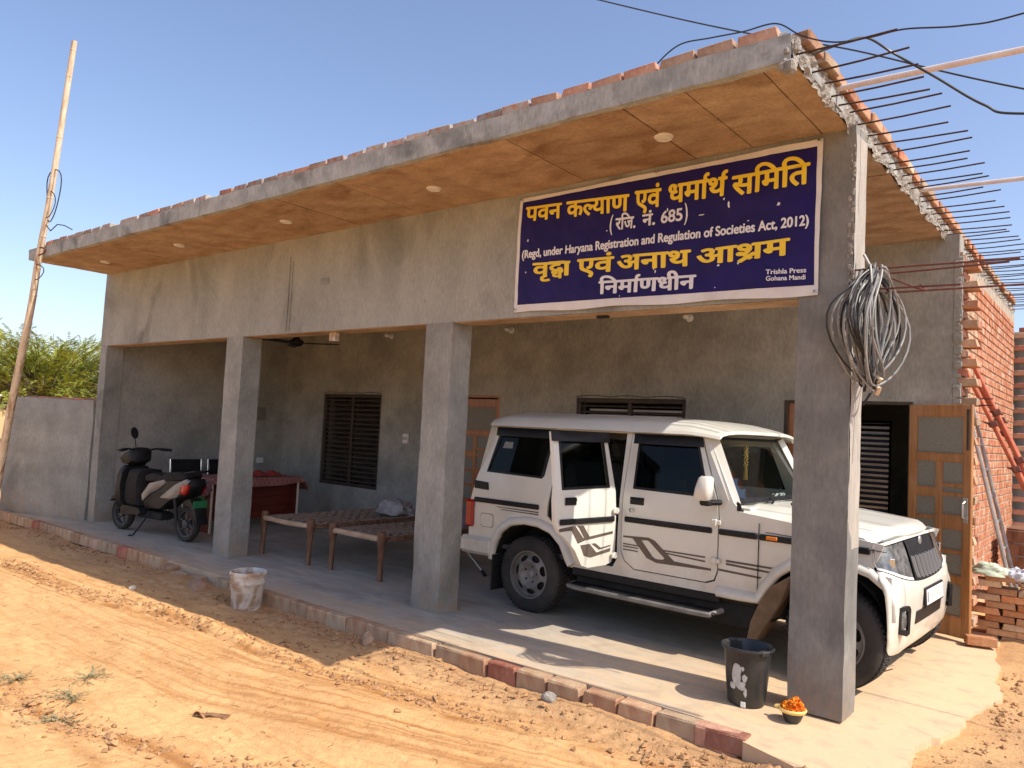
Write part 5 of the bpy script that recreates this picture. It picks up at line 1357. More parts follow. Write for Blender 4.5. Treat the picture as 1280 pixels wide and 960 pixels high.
# ------------------------------------------------------------------ electric scooter
SC = thing('motor_scooter', 'black and silver motor scooter on its side stand with a black bag on the footboard', 'scooter', (-9.41, .19, 0), math.atan2(-.16, -1.43))
WB = 1.42
def swheel(x, r=.225):
    w = link('wheel', None, SC, (x, 0, r)); T = Matrix.Rotation(R(90), 4, 'X')
    MB().lathe([(r - .065, -.030), (r - .05, -.046), (r - .02, -.048), (r - .004, -.028), (r, 0), (r - .004, .028), (r - .02, .048), (r - .05, .046), (r - .065, .030)], 40, T=T).build('tyre', M['tyre'], w)
    rm = MB(); rm.lathe([(r - .060, -.034), (r - .072, -.03), (r - .078, 0), (r - .072, .03), (r - .060, .034)], 36, T=T); rm.lathe([(0, -.05), (.05, -.045), (.055, 0), (.05, .045), (0, .05)], 20, T=T)
    for k in range(6):
        a = k * PI / 3 + .2; rm.tube([(.045 * math.cos(a), 0, .045 * math.sin(a)), ((r - .073) * math.cos(a + .18), 0, (r - .073) * math.sin(a + .18))], [.018, .012], 6)
    rm.build('rim', M['darkrim'], w); return w
swheel(0); swheel(WB)
def ext(name, pts, w0, w1, m, par=None, inset=.012, step=0):
    """side outline with thickness, edges drawn in"""
    n = len(pts); cx = sum(p[0] for p in pts) / n; cz = sum(p[1] for p in pts) / n
    def ins(k): return [(cx + (x - cx) * (1 - k), cz + (z - cz) * (1 - k)) for x, z in pts]
    k = inset / .12
    rings = [[(x, w0, z) for x, z in ins(k)], [(x, w0 + (w1 - w0) * .12, z) for x, z in ins(k * .25)], [(x, (w0 + w1) / 2, z) for x, z in pts], [(x, w1 - (w1 - w0) * .12, z) for x, z in ins(k * .25)], [(x, w1, z) for x, z in ins(k)]]
    mb = MB(); mb.loft(rings); return mb.build(name, m, par or SC, merge=True, sharp=50)
ext('body_panel', [(.78, .34), (.86, .46), (.80, .60), (.55, .72), (.30, .76), (.02, .78), (-.16, .80), (-.20, .72), (-.10, .58), (.20, .50), (.42, .36)], -.13, .13, D_)
for s_ in (-1, 1):
    a, b = (.118, .142) if s_ > 0 else (-.142, -.118)
    ext('silver_side_cover', [(.80, .44), (.83, .52), (.66, .69), (.34, .76), (.30, .72), (.46, .62), (.62, .56)], a, b, M['silver'])
    ext('silver_tail_cover', [(.42, .52), (.20, .52), (.06, .55), (-.20, .78), (-.12, .80), (.10, .72), (.30, .60)], a, b, M['silver'])
    ext('tail_lamp', [(.01, .60), (-.11, .60), (-.16, .68), (-.16, .73), (-.03, .72), (.00, .66)], (.10 if s_ > 0 else -.13), (.146 if s_ > 0 else -.10), M['red_lens'])
ext('seat', [(.82, .70), (.84, .77), (.70, .82), (.42, .80), (.28, .86), (-.02, .88), (-.12, .84), (-.08, .78), (.34, .73)], -.135, .135, M['black_matt'], inset=.02)
MB().tube([(-.02, -.10, .86), (-.22, -.10, .90), (-.26, 0, .90), (-.22, .10, .90), (-.02, .10, .86)], .012, 8).build('grab_rail', D_, SC)
ext('footboard', [(.74, .30), (.80, .26), (1.20, .24), (1.26, .32), (1.20, .37), (.80, .36)], -.17, .17, M['black'])
ext('leg_shield', [(1.16, .34), (1.30, .30), (1.36, .45), (1.32, .80), (1.24, .90), (1.16, .88), (1.22, .62)], -.20, .20, D_, inset=.03)
ext('front_cowl', [(1.30, .42), (1.42, .48), (1.44, .66), (1.34, .84), (1.24, .86), (1.30, .66)], -.12, .12, D_, inset=.03)
ext('front_mudguard', [(1.15, .40), (1.30, .50), (1.46, .50), (1.60, .44), (1.68, .36), (1.60, .40), (1.46, .455), (1.30, .45)], -.07, .07, D_)
for y in (-.075, .075): MB().tube([(WB, y, .225), (1.34, y * .9, .48), (1.27, y * .6, .68)], .016, 8).build('fork', M['black'], SC)
ext('headlamp_cowl', [(1.18, .88), (1.36, .90), (1.42, .96), (1.28, 1.06), (1.12, 1.13), (1.06, 1.10), (1.06, .94)], -.14, .14, D_, inset=.03)
ext('headlight', [(1.30, .90), (1.425, .92), (1.43, .965), (1.33, 1.02), (1.27, .98)], -.10, .10, M['lens'], inset=.02)
MB().tube([(1.10, 0, 1.08), (1.08, -.20, 1.11), (1.02, -.34, 1.10)], .013, 8).tube([(1.10, 0, 1.08), (1.08, .20, 1.11), (1.02, .34, 1.10)], .013, 8).tube([(1.06, -.24, 1.105), (.99, -.37, 1.095)], .020, 8).tube([(1.06, .24, 1.105), (.99, .37, 1.095)], .020, 8).tube([(1.09, -.22, 1.10), (1.12, -.34, 1.09)], .006, 5).tube([(1.09, .22, 1.10), (1.12, .34, 1.09)], .006, 5).build('handlebar', D_, SC)
for s_ in (.45,):
    o_ = MB().tube([(1.09, .20 * s_, 1.10), (1.10, .23 * s_, 1.20), (1.11, .25 * s_, 1.26)], .006, 6)
    T = Matrix.Translation((1.11, .26 * s_, 1.32)) @ Matrix.Rotation(R(-75), 4, 'Y') @ Matrix.Rotation(R(20 * s_), 4, 'X')
    o_.lathe([(0, -.016), (.045, -.012), (.060, 0), (.055, .006), (0, .006)], 20, T=T @ Matrix.Scale(1.35, 4, (1, 0, 0)))
    o_.build('mirror', D_, SC)
bg_ = ext('bag', [(.86, .36), (.88, .70), (.86, .86), (1.14, .86), (1.20, .70), (1.22, .40), (1.14, .34), (.94, .34)], -.20, .16, M['black_matt'], inset=.03)
MB().tube([(1.12, -.205, .70), (1.06, -.22, .70), (.96, -.21, .69)], .008, 6).build('bag_trim', M['silver'], bg_)
ext('rear_mudguard', [(.02, .52), (-.12, .56), (-.26, .42), (-.32, .24), (-.24, .30), (-.14, .44), (.0, .48)], -.08, .08, D_)
MB().box(-.235, -.228, -.10, .10, .44, .53, c=.003).build('number_plate', M['green'], SC, rot=(0, 0, 0))
pg = MB().box(-.10, .14, -.152, -.148, .46, .56, c=.002).build('side_plate', M['green'], SC)
for z_ in (.535, .515, .485): MB().box(-.085, .125, -.154, -.152, z_ - .005, z_ + .005).build('plate_stripe', M['seat_l'], pg)
MB().box(-.02, .34, -.11, -.06, .18, .27, c=.02).tube([(.60, -.09, .30), (.30, -.10, .24), (0, -.10, .225)], .03, 8).build('swing_arm', M['black_matt'], SC)
MB().tube([(.05, -.12, .26), (.12, -.12, .56)], .022, 10).tube([(.05, .12, .26), (.12, .12, .56)], .022, 10).build('shock_absorber', M['black'], SC)
MB().lathe([(0, -.02), (.035, -.01), (.035, .01), (0, .02)], 14, T=Matrix.Translation((.28, -.15, .50)) @ Matrix.Rotation(R(90), 4, 'X')).build('indicator', M['amber'], SC)
MB().tube([(.66, .10, .30), (.74, .26, .02), (.80, .28, .012)], .011, 7).build('side_stand', D_, SC)
MB().box(.44, 1.0, -.09, .09, .22, .32, c=.02).build('frame', M['black_matt'], SC)

# ------------------------------------------------------------------ desk with cloth, chairs
DK = thing('desk', 'dark red laminate desk standing behind the scooter with a cloth over its top', 'desk', (-10.1, .75, 0))
MB().box(-.36, .26, 0, 1.42, .715, .74, c=.004).build('desk_top', M['desk'], DK)
for y in (0.0, 1.385):
    p_ = MB().box(-.34, .22, y, y + .03, 0, .714, c=.003).build('side_panel', M['desk'], DK)
    MB().box(.221, .228, y - .003, y + .033, 0, .714, c=.002).build('edge_strip', M['cream'], p_)
MB().box(.02, .04, .03, 1.385, .14, .714, c=.003).build('front_panel', M['desk'], DK)
for k in range(2): MB().box(-.30, .0, .04, .42, .36 + k * .17, .52 + k * .17, c=.006).build('drawer', M['desk'], DK)
def cloth_mat():
    m = mat('red_checked_cloth', (.34, .12, .10), (.42, .17, .14), .95, 8)
    n, l = m.node_tree.nodes, m.node_tree.links; b = n['Principled BSDF']
    tc = n.new('ShaderNodeTexCoord'); ck = n.new('ShaderNodeTexBrick'); ck.inputs['Scale'].default_value = 9; ck.offset = 0; ck.inputs['Mortar Size'].default_value = .10; ck.inputs['Brick Width'].default_value = .55; ck.inputs['Row Height'].default_value = .5
    ck.inputs['Color1'].default_value = (.34, .12, .10, 1); ck.inputs['Color2'].default_value = (.30, .10, .085, 1); ck.inputs['Mortar'].default_value = (.38, .17, .135, 1)
    mp = n.new('ShaderNodeMapping'); mp.inputs['Rotation'].default_value = (0, R(45), R(45)); l.new(tc.outputs['Object'], mp.inputs[0]); l.new(mp.outputs[0], ck.inputs[0]); l.new(ck.outputs[0], b.inputs['Base Color'])
    return m
M['check'] = cloth_mat()
def tcl(u, v):
    # cloth 1.0 x 1.9, corner hanging over the near end
    x = -.46 + .86 * u; y = -.34 + 2.05 * v
    z = .746 + .003 * math.sin(x * 30) * math.sin(y * 23)
    X, Y_2, Z = x, y, z
    if y < -.012:
        d = -.012 - y; lim = .34 * (1 - abs(u - .45) * 1.1); Z = .744 - min(d, max(lim, .10)) ; Y_2 = -.016 - .02 * math.sin(x * 17) ** 2 * min(1, d * 5)
    elif y > 1.44:
        d = y - 1.44; Z = .744 - d * .75; Y_2 = 1.445 + d * .5 + .02 * math.sin(x * 15)
    if x > .27:
        d = x - .27; X = .275 + .02 * math.sin(y * 13) * min(1, d * 9); Z = min(Z, .744 - d * (.55 + .4 * math.sin(y * 2.1)))
    return (X, Y_2, Z)
tb = MB().grid(tcl, 36, 60).build('tablecloth', M['check'], None, loc=DK.location)
tb['label'] = 'faded red checked cloth spread over the desk, one corner hanging down'; tb['category'] = 'tablecloth'
rc = MB().grid(lambda u, v: (.02 + .26 * u - .13, .55 + .62 * v, .76 + .05 * abs(math.sin(v * 9 + u)) * math.sin(u * PI) + .03 * math.sin(u * PI)), 10, 40)
rc = rc.build('red_cloth', M['cloth_red'], None, loc=DK.location); rc['label'] = 'crumpled bright red cloth lying along the far side of the desk top'; rc['category'] = 'cloth'
def chair(loc, rz, lab):
    c = thing('office_chair', lab, 'chair', loc, rz, 'black chairs behind the desk')
    MB().box(-.23, .23, -.22, .22, .42, .49, c=.02).build('seat', M['black'], c)
    MB().grid(lambda u, v: (-.23 + .03 * math.sin(v * PI), -.22 + .44 * u, .58 + .34 * v), 6, 6).grid(lambda u, v: (-.25 + .03 * math.sin(v * PI), .22 - .44 * u, .58 + .34 * v), 6, 6).box(-.255, -.225, -.235, .235, .90, .93, c=.01).box(-.25, -.225, -.235, .235, .565, .59, c=.008).build('backrest', M['black'], c)
    for s_ in (-1, 1):
        MB().tube([(.20, .24 * s_, .01), (.20, .24 * s_, .62), (.05, .24 * s_, .66), (-.22, .24 * s_, .64), (-.245, .24 * s_, .93)], .011, 8).build('arm_frame', M['chrome'], c)
        MB().tube([(-.20, .24 * s_, .01), (-.20, .24 * s_, .45), (.20, .24 * s_, .45)], .011, 8).build('leg', M['chrome'], c)
chair((-10.88, 1.03, 0), 0, 'black office chair behind the desk, the one nearer the scooter')
chair((-10.88, 1.62, 0), 0, 'black office chair behind the desk, half hidden by the left pillar')

# ------------------------------------------------------------------ charpai cots
def cot(x0, x1, y0, y1, lab, seed):
    c = thing('rope_cot', lab, 'cot', (x0, y0, 0), 0, 'wooden rope cots side by side'); W, L = x1 - x0, y1 - y0; r_ = random.Random(seed)
    for x in (0, W):
        for y in (0, L):
            pr = [(0, .0), (.026, 0), (.030, .03), (.024, .06), (.030, .09), (.027, .20), (.033, .30), (.036, .36), (.044, .38), (.046, .47), (.042, .49), (.030, .505), (0, .51)]
            MB().lathe([(a * r_.uniform(.97, 1.05), b) for a, b in pr], 14).build('leg', M['cotwood'], c, loc=(x, y, 0), rot=(r_.uniform(-.03, .03), r_.uniform(-.03, .03), 0))
    for y in (0, L): MB().tube([(.02, y, .43), (W / 2, y, .425 + r_.uniform(-.01, .01)), (W - .02, y, .43)], [.027, .031, .028], 12).build('end_rail', M['cotpole'], c)
    for x in (0, W): MB().tube([(x, .02, .42), (x, L / 2, .415), (x, L - .02, .42)], [.027, .030, .027], 12).build('side_rail', M['cotwood'], c)
    nl, nw = int((W - .04) / .064), int((L - .1) / .064)
    def sag(x, y): return .455 - .05 * math.sin(PI * min(max(x / W, 0), 1)) * math.sin(PI * min(max(y / L, 0), 1)) ** .5
    def strap(a, b, w, k, along):
        mb = MB(); N = (nw if along else nl) * 1
        def fn(u, v):
            x = a[0] + (b[0] - a[0]) * u; y = a[1] + (b[1] - a[1]) * u; o = (v - .5) * w
            if along: x += o
            else: y += o
            ph = u * N * PI + (PI if k % 2 else 0)
            z = sag(x, y) + .004 * math.cos(ph)
            e = min(u, 1 - u)
            if e < .012: z = .405
            elif e < .02: z = .450
            return (x, y, z)
        mb.grid(fn, N * 2, 1)
        return mb.build('strap', M['strap'], c)
    for k in range(nl): x = .03 + (W - .06) * (k + .5) / nl; strap((x, -.03), (x + r_.uniform(-.006, .006), L + .03), .056, k, True)
    for k in range(nw): y = .05 + (L - .1) * (k + .5) / nw; strap((-.03, y), (W + .03, y + r_.uniform(-.01, .01)), .052, k, False)
    return c
cot(-8.15, -7.25, .46, 2.28, 'wooden rope cot with worn brown straps beside the left pillar', 1)
cot(-6.90, -6.10, .50, 2.30, 'rope cot with a pale end rail, nearer the middle pillar', 2)
def lump(name, lab, cat, loc, sx, sy, sz, m, seed, fold=1.0):
    mb = MB()
    def fn(u, v):
        a = 2 * PI * u; e = v * PI / 2; rr_2 = math.cos(e) ** .7 if v < 1 else 0
        x = math.cos(a) * rr_2; y = math.sin(a) * rr_2; z = math.sin(e)
        p = np.array([[x * 2.2 + seed, y * 2.2, z * 2.2]]); q = np.array([[x * 6 + seed, y * 5, z * 6]])
        d = 1 + .28 * fold * float(fbm(p, 2)[0]) + .10 * fold * (1 - abs(float(fbm(q, 2)[0])) * 2)
        return (x * sx * d, y * sy * d, z * sz * d)
    mb.grid(fn, 40, 14); o = mb.build(name, m, None, loc=loc, merge=True, sharp=60); o['label'] = lab; o['category'] = cat; return o
lump('cloth_bundle', 'crumpled grey bed cloth lying on the far corner of the left cot', 'cloth', (-7.55, 2.02, .455), .30, .20, .16, M['cloth_grey'], 3)
lump('lilac_bedding', 'lilac bedding bundle on the nearer cot, seen between the pillar and the car', 'bedding', (-6.42, 1.75, .44), .22, .30, .24, M['lilac'], 9, .6)
WS = thing('walking_stick', 'thin metal walking stick with a black foot leaning behind the rear bumper of the car', 'walking stick', (-5.62, 1.60, 0))
MB().tube([(-.42, .0, .33), (-.02, 0, .03)], .010, 8).build('shaft', M['steel'], WS)
MB().tube([(-.06, 0, .055), (0, 0, .0)], [.016, .022], 8).build('rubber_foot', M['black_matt'], WS)
MB().tube([(-.42, 0, .33), (-.86, 0, .66), (-.90, 0, .72), (-.86, 0, .76)], .012, 8).build('handle', M['black'], WS)

# ------------------------------------------------------------------ ceiling fan
FN = thing('ceiling_fan', 'black ceiling fan hanging in the left bay of the porch', 'fan', (-9.30, 1.55, 2.68))
MB().tube([(0, 0, .08), (0, 0, .89)], .012, 8).build('down_rod', D_, FN)
MB().lathe([(0, -.05), (.06, -.045), (.10, -.01), (.10, .03), (.05, .06), (.03, .11), (0, .12)], 24).build('motor', D_, FN)
for k in range(3):
    a = k * 2 * PI / 3 + .55; T = Matrix.Rotation(a, 4, 'Z') @ Matrix.Rotation(R(10), 4, 'X')
    MB().box(.09, .62, -.065, .065, -.006, .002, c=.003, T=T).build('blade', D_, FN)

# ------------------------------------------------------------------ buckets and bowl
WBK = thing('white_bucket', 'white plastic bucket splattered with mud and mortar on the sand by the kerb', 'bucket', (-6.33, -.87, gz1(-6.33, -.87) - .02), .3)
pf = [(0, .004), (.118, 0), (.124, .01), (.148, .25), (.152, .255), (.152, .285), (.149, .288), (.150, .315), (.160, .318), (.162, .340), (.156, .350), (.148, .346), (.144, .30), (.118, .02), (0, .015)]
MB().lathe(pf, 44).build('bucket_body', M['bucket_w'], WBK)
MB().lathe([(.152, .243), (.158, .246), (.158, .256), (.152, .258)], 44).build('bucket_rib', M['bucket_w'], WBK)
BBK = thing('black_bucket', 'black plastic bucket with a worn grey print standing beside the near pillar', 'bucket', (-1.985, -.10, 0), -.5)
pf = [(0, .004), (.105, 0), (.112, .012), (.142, .330), (.156, .334), (.160, .345), (.158, .352), (.150, .354), (.140, .340), (.106, .02), (0, .014)]
mb = MB().lathe(pf, 48); A = np.array(mb.v); dent = np.exp(-((A[:, 0] + .11) ** 2 + (A[:, 1]) ** 2) / .006) * (A[:, 2] > .2); A[:, 0] += .018 * dent; A[:, 0] *= 1.05; mb.v = A.tolist()
mb.build('bucket_body', M['bucket_b'], BBK)
MB().box(.13, .17, -.03, .03, .322, .352, c=.005).box(-.17, -.13, -.03, .03, .322, .352, c=.005).build('handle_lug', M['bucket_b'], BBK)
# worn print: irregular patches
def wrap(pts, r_off=.0015):
    def f(a, z): rr_3 = .112 + (.142 - .112) * (z - .012) / .318 + r_off; return (rr_3 * 1.05 * math.cos(a), rr_3 * math.sin(a), z)
    mb = MB()
    for P in pts:
        c = (sum(q[0] for q in P) / len(P), sum(q[1] for q in P) / len(P))
        mb.add([f(*c)] + [f(*q) for q in P], [(0, i + 1, (i + 1) % len(P) + 1) for i in range(len(P))])
    return mb
rq = random.Random(8)
a0_ = -1.15
blobs = []
for (ca, cz, ra, rz_) in ((0, .225, .22, .045), (-.02, .17, .24, .04), (.14, .13, .28, .03), (-.28, .12, .20, .026), (.34, .18, .12, .026), (.24, .235, .08, .016), (.38, .095, .08, .03), (-.14, .19, .14, .06)):
    blobs.append([(a0_ + ca + ra * math.cos(t) * rq.uniform(.7, 1.15), cz + rz_ * math.sin(t) * rq.uniform(.7, 1.15)) for t in np.linspace(0, 2 * PI, 13)[:-1]])
wrap(blobs).build('print', M['print'], BBK)
MB().box(.104, .118, -.015, .015, .0, .035, c=.003).build('print_tab', M['white'], BBK, rot=(0, 0, -.85))
BW_ = thing('petal_bowl', 'small black bowl with a yellow rim heaped with orange marigold petals by the near pillar', 'bowl', (-1.665, -.195, 0))
MB().lathe([(0, .002), (.045, 0), (.058, .03), (.064, .05)], 28).build('bowl', M['bucket_b'], BW_)
mb = MB().lathe([(.062, .048), (.074, .052), (.080, .066), (.074, .074), (.060, .066)], 32, jit=.02); mb.tube([(-.078, 0, .062), (-.10, 0, .058), (-.108, .01, .055)], [.012, .012, .008], 7); mb.build('rim', M['yellow'], BW_)
mb = MB(); rq = random.Random(2)
for k in range(420):
    a = rq.uniform(0, 2 * PI); e = rq.uniform(0, 1) ** .5; x = .064 * e * math.cos(a); y = .060 * e * math.sin(a); z = .070 + .050 * (1 - e ** 2) * (1 + .4 * math.sin(x * 60)) + rq.uniform(-.004, .006)
    T = Matrix.Translation((x, y, z)) @ Matrix.Rotation(rq.uniform(0, 6), 4, 'Z') @ Matrix.Rotation(rq.uniform(-1.3, 1.3), 4, 'X'); s_ = rq.uniform(.007, .012)
    mb.add([(-s_, -s_ * .6, 0), (s_, -s_ * .6, .002), (s_, s_ * .6, 0), (0, s_ * .9, .003), (-s_, s_ * .6, 0)], [(0, 1, 2, 3, 4)], T=T)
mb.lathe([(0, .112), (.03, .105), (.05, .088), (.06, .068)], 14, jit=.05)
mb.build('petals', M['orange'], BW_, kind='stuff')

# ------------------------------------------------------------------ cable coil on the beam bars
CC = thing('cable_coil', 'big coil of grey cable hung over the steel bars beside the near pillar', 'cable coil', (-1.30, .06, 2.66))
rq = random.Random(12)
for grp, m_, n_l in (('cable_loop', M['cable'], 21), ('cable_loop', M['cable_b'], 9)):
    for k in range(n_l):
        top = rq.uniform(-.01, .06); H = rq.uniform(.60, .72); wdt = rq.uniform(.05, .20); y = rq.uniform(-.14, .10); cx = rq.uniform(-.05, .04); N = 30; P = []
        s1, s2, s3 = rq.uniform(0, 6), rq.uniform(0, 6), rq.uniform(.008, .022)
        for i in range(N):
            a = 2 * PI * i / N; v = (1 - math.cos(a)) / 2; w_ = wdt * math.sin(a) * (math.sin(PI * min(1, v * .86 + .07)) ** .35)
            w_ *= (.30 + .70 * math.sin(PI * min(1, max(0, v)) ** .8) ** .6)
            P.append((cx - .02 + y * .8 * (.4 + .6 * math.sin(PI * v)) + w_ * .35 + s3 * math.cos(a * 2 + s2), -.05 + w_ * 1.28 + s3 * math.sin(a * 3 + s1), top - H * v + .01 * math.sin(a * 4 + s2)))
        MB().tube(P, .0068 if m_ is M['cable'] else .006, 6, closed=True).build(grp, m_, CC)
MB().tube([(-.02, -.03, -.60), (.03, -.06, -.635), (-.02, .0, -.66), (.02, -.05, -.69), (.0, -.02, -.72)], .014, 7).build('tie', M['bamboo'], CC)
MB().tube([(0, -.03, -.66), (-.03, -.05, -.72), (-.07, -.05, -.79)], .008, 6).build('cable_tail', M['cable_b'], CC)
MB().tube([(-.09, -.02, .13), (-.05, -.03, .05), (.0, -.03, .0), (.05, -.02, -.03)], .010, 6).build('cable_tail', M['cable'], CC)

# ------------------------------------------------------------------ pipes and wires over the roof
for i, (y, lab) in enumerate(((-.33, 'pale plastic pipe sticking out from the roof edge near its front corner'), (1.85, 'pale plastic pipe sticking out from the roof edge above the door'))):
    y2 = y - (.02 if i == 0 else -.12)
    P = thing('plastic_pipe', lab, 'pipe', (-1.6, y, 3.70))
    MB().tube([(-.3, 0, .012), (2.6, y2 - y + .12, .0)], .017, 10).build('pipe', M['pvc'], P)
    MB().tube([(1.22, .05, .006), (1.34, .056, .005)], .020, 10).build('pipe_socket', M['pvc'], P)
def wire(lab, pts, r=.008, seg=14, wob=.0):
    o = []
    V = [Vector(p) for p in pts]
    for i in range(len(V) - 1):
        p0 = V[max(0, i - 1)]; p1 = V[i]; p2 = V[i + 1]; p3 = V[min(len(V) - 1, i + 2)]
        for k in range(seg):
            t = k / seg; o.append(.5 * ((2 * p1) + (-p0 + p2) * t + (2 * p0 - 5 * p1 + 4 * p2 - p3) * t * t + (-p0 + 3 * p1 - 3 * p2 + p3) * t ** 3))
    o.append(V[-1]); l0 = V[0]
    w = MB().tube([q - l0 for q in o], r, 6).build('overhead_wire', M['cable_b'], None, loc=l0); w['label'] = lab; w['category'] = 'wire'; return w
wire('black wire rising off the roof edge and running over the front corner to the right', [(-2.32, -1.0, 3.72), (-2.28, -1.0, 3.80), (-2.14, -1.0, 3.875), (-1.95, -1.0, 3.86), (-1.76, -1.0, 3.84), (-1.58, -1.0, 3.83), (-1.45, -.98, 3.735), (-1.29, -.98, 3.655), (-1.12, -.98, 3.63), (-.96, -1.0, 3.615), (-.72, -1.0, 3.56), (-.48, -1., 3.545), (.3, -1.0, 3.6), (4, -1.2, 4.0), (16, -2, 5.6)], .0042)
wire('thin straight wire crossing the sky behind the front roof corner', [(-24, 1.0, 16.0), (-8.5, 1.0, 8.10), (-4.12, 1.0, 5.75), (-2.61, 1.0, 4.97), (-1.79, 1.0, 4.60), (-.68, 1.0, 4.02), (1.5, 1.0, 3.0), (6, 1.0, 2.8), (18, 1.0, 5.0)], .0062)
wire('thick black wire sagging from the bars at the roof corner down to the right edge', [(-1.42, -.9, 3.66), (-1.30, -.8, 3.73), (-1.22, -.65, 3.80), (-1.12, -.5, 3.75), (-.92, -.5, 3.57), (-.70, -.5, 3.37), (-.53, -.5, 3.285), (0.2, -.5, 3.16), (4, -.6, 3.1), (15, -1, 4.8)], .0062)

# ------------------------------------------------------------------ bamboo pole with wire
BP = thing('bamboo_pole', 'tall pale bamboo pole leaning on the left roof corner', 'pole', (-12.15, -1.14, -.15))
bp_pts = [(-12.15, -1.14, -.15), (-11.88, -1.14, .93), (-11.62, -1.14, 1.89), (-11.34, -1.13, 2.89), (-11.215, -1.13, 3.57), (-10.98, -1.13, 4.43), (-10.745, -1.12, 5.86), (-10.66, -1.12, 6.30)]
V = [Vector(p) for p in bp_pts]; out = []; rad = []
tot = 0
for i in range(len(V) - 1):
    for k in range(9):
        t = k / 9; p0 = V[max(0, i - 1)]; p1 = V[i]; p2 = V[i + 1]; p3 = V[min(len(V) - 1, i + 2)]
        out.append(.5 * ((2 * p1) + (-p0 + p2) * t + (2 * p0 - 5 * p1 + 4 * p2 - p3) * t * t + (-p0 + 3 * p1 - 3 * p2 + p3) * t ** 3))
out.append(V[-1]); L_ = 0; nodes_ = []
P2 = []; R2_ = []
for i, q in enumerate(out):
    f = i / (len(out) - 1); r0 = .052 - .020 * f; P2.append(q - V[0]); R2_.append(r0)
MB().tube(P2, R2_, 14).build('culm', M['bamboo'], BP)
for i in range(4, len(P2) - 1, 5):
    d = (P2[i + 1] - P2[i]).normalized(); c = P2[i]; r0 = R2_[i]
    MB().tube([c - d * .012, c - d * .004, c + d * .004, c + d * .012], [r0 * .99, r0 * 1.10, r0 * 1.10, r0 * .99], 14, cap=False).build('node_ring', M['bamboo'], BP)
cwv = thing('tie_wire', 'loops of thin wire tied round the bamboo pole at the roof corner', 'wire', (-11.2, -1.13, 3.6))
def loops(c, rx, rz, n, m, r=.006, ph=0):
    MB().tube([(c[0] + rx * math.cos(a + ph) + .02 * math.sin(3 * a), c[1] + .02 * math.cos(2 * a), c[2] + rz * math.sin(a + ph)) for a in np.linspace(0, 2 * PI * n, int(24 * n))], r, 5).build('wire_loop', m, cwv)
loops((.04, 0, .02), .10, .05, 2, M['rust_red'], .010); loops((.0, 0, -.25), .13, .10, 1.5, M['cable_b']); loops((.28, 0, .72), .22, .34, 1.3, M['cable_b'], .007, .6); loops((.20, 0, .62), .12, .18, 1, M['cable_b'], .006)
MB().tube([(.10, 0, .38), (.30, 0, .26), (.45, .02, .33), (.62, .04, .30), (.85, .05, .22)], .007, 5).build('wire_end', M['cable_b'], cwv)

# ------------------------------------------------------------------ right side: bricks, ladder, props, rubbish
ST = thing('brick_stack', 'stack of salvaged bricks beside the brick side wall right of the open door', 'brick stack', (-.9, 3.45, 0))
for c in range(10):
    for row in range(2):
        x = -1.27 + (.12 if c % 2 else 0); k = 0
        while x < .35:
            L = .236 + random.uniform(-.004, .012)
            if c < 8 or random.random() < .55 - .25 * (c == 9):
                o = put(random.choice(BM['brick_stack']), x + .114 + random.uniform(-.006, .006), 3.36 + row * .11 + random.uniform(-.010, .010), -.06 + c * .060, random.uniform(-.025, .025), ST, ry=random.uniform(-.012, .012)); o.scale = (1.02, 1, .80)
            x += L
lump('green_sack', 'empty pale green sack lying on top of the brick stack by the door', 'sack', (-1.12, 3.42, .52), .17, .13, .09, M['bag_green'], 4)
lump('blue_bag', 'crumpled pale blue plastic bag on top of the brick stack', 'bag', (-.93, 3.40, .50), .11, .10, .085, M['bag_blue'], 7, 1.3)
LD = thing('ladder', 'grey metal ladder leaning against the bare brick side wall', 'ladder', (-1.02, 4.1, .30))
r0, r1 = Vector((0, 0, 0)), Vector((-.40, .0, 1.80))
for y in (-.14, .20): MB().tube([r0 + Vector((0, y, 0)), r1 + Vector((0, y, 0))], .019, 8).build('rail', M['alu'], LD)
for k in range(7):
    p = r0 + (r1 - r0) * ((k + .6) / 7.2); MB().box(p.x - .016, p.x + .016, -.14, .20, p.z - .014, p.z + .014, c=.004).build('rung', M['alu'], LD)
for i, (dy, dx, l2, lab) in enumerate(((0, 0, 0, 'red oxide steel prop leaning on the side wall, the leftmost of the bundle'), (.07, .02, .15, 'red oxide steel prop in the middle of the leaning bundle'), (.16, .05, .05, 'red oxide steel prop, third of the leaning bundle'), (.26, .07, -.1, 'red oxide steel prop, the rightmost and rearmost of the bundle'))):
    pr_ = thing('steel_prop', lab, 'steel prop', (-.38, 4.30 + dy, .02), 0, 'steel props leaning against the side wall')
    a, b = Vector((0 + dx, 0, 0)), Vector((-1.06 + dx, -.32, 2.42 + l2))
    MB().tube([a, a + (b - a) * .6], .030, 10).build('outer_tube', M['redpole'], pr_)
    MB().tube([a + (b - a) * .58, b], .022, 10).build('inner_tube', M['redpole'], pr_)
    for t in (.35, .6, .78):
        c = a + (b - a) * t; T = Matrix.Translation(c) @ rot_to(b - a); MB().box(-.04, .04, -.035, .035, -.03, .03, c=.008, T=T).tube([c + Vector((-.07, 0, .01)), c + Vector((.06, -.02, -.02))], .008, 6).build('clamp', M['rust_red'], pr_)
CR = thing('wooden_crate', 'weathered wooden box standing on the rubble at the right edge', 'crate', (-1.0, 6.3, .1))
for k in range(4): MB().box(-.30, .5, -.30, -.28, .03 + k * .15, .165 + k * .15, c=.004).build('board', M['cotwood'], CR)
MB().box(-.30, .5, -.28, .3, .62, .64, c=.004).box(-.30, -.28, -.28, .3, .03, .62, c=.004).build('lid', M['cotwood'], CR)
mb = MB(); rq = random.Random(6)
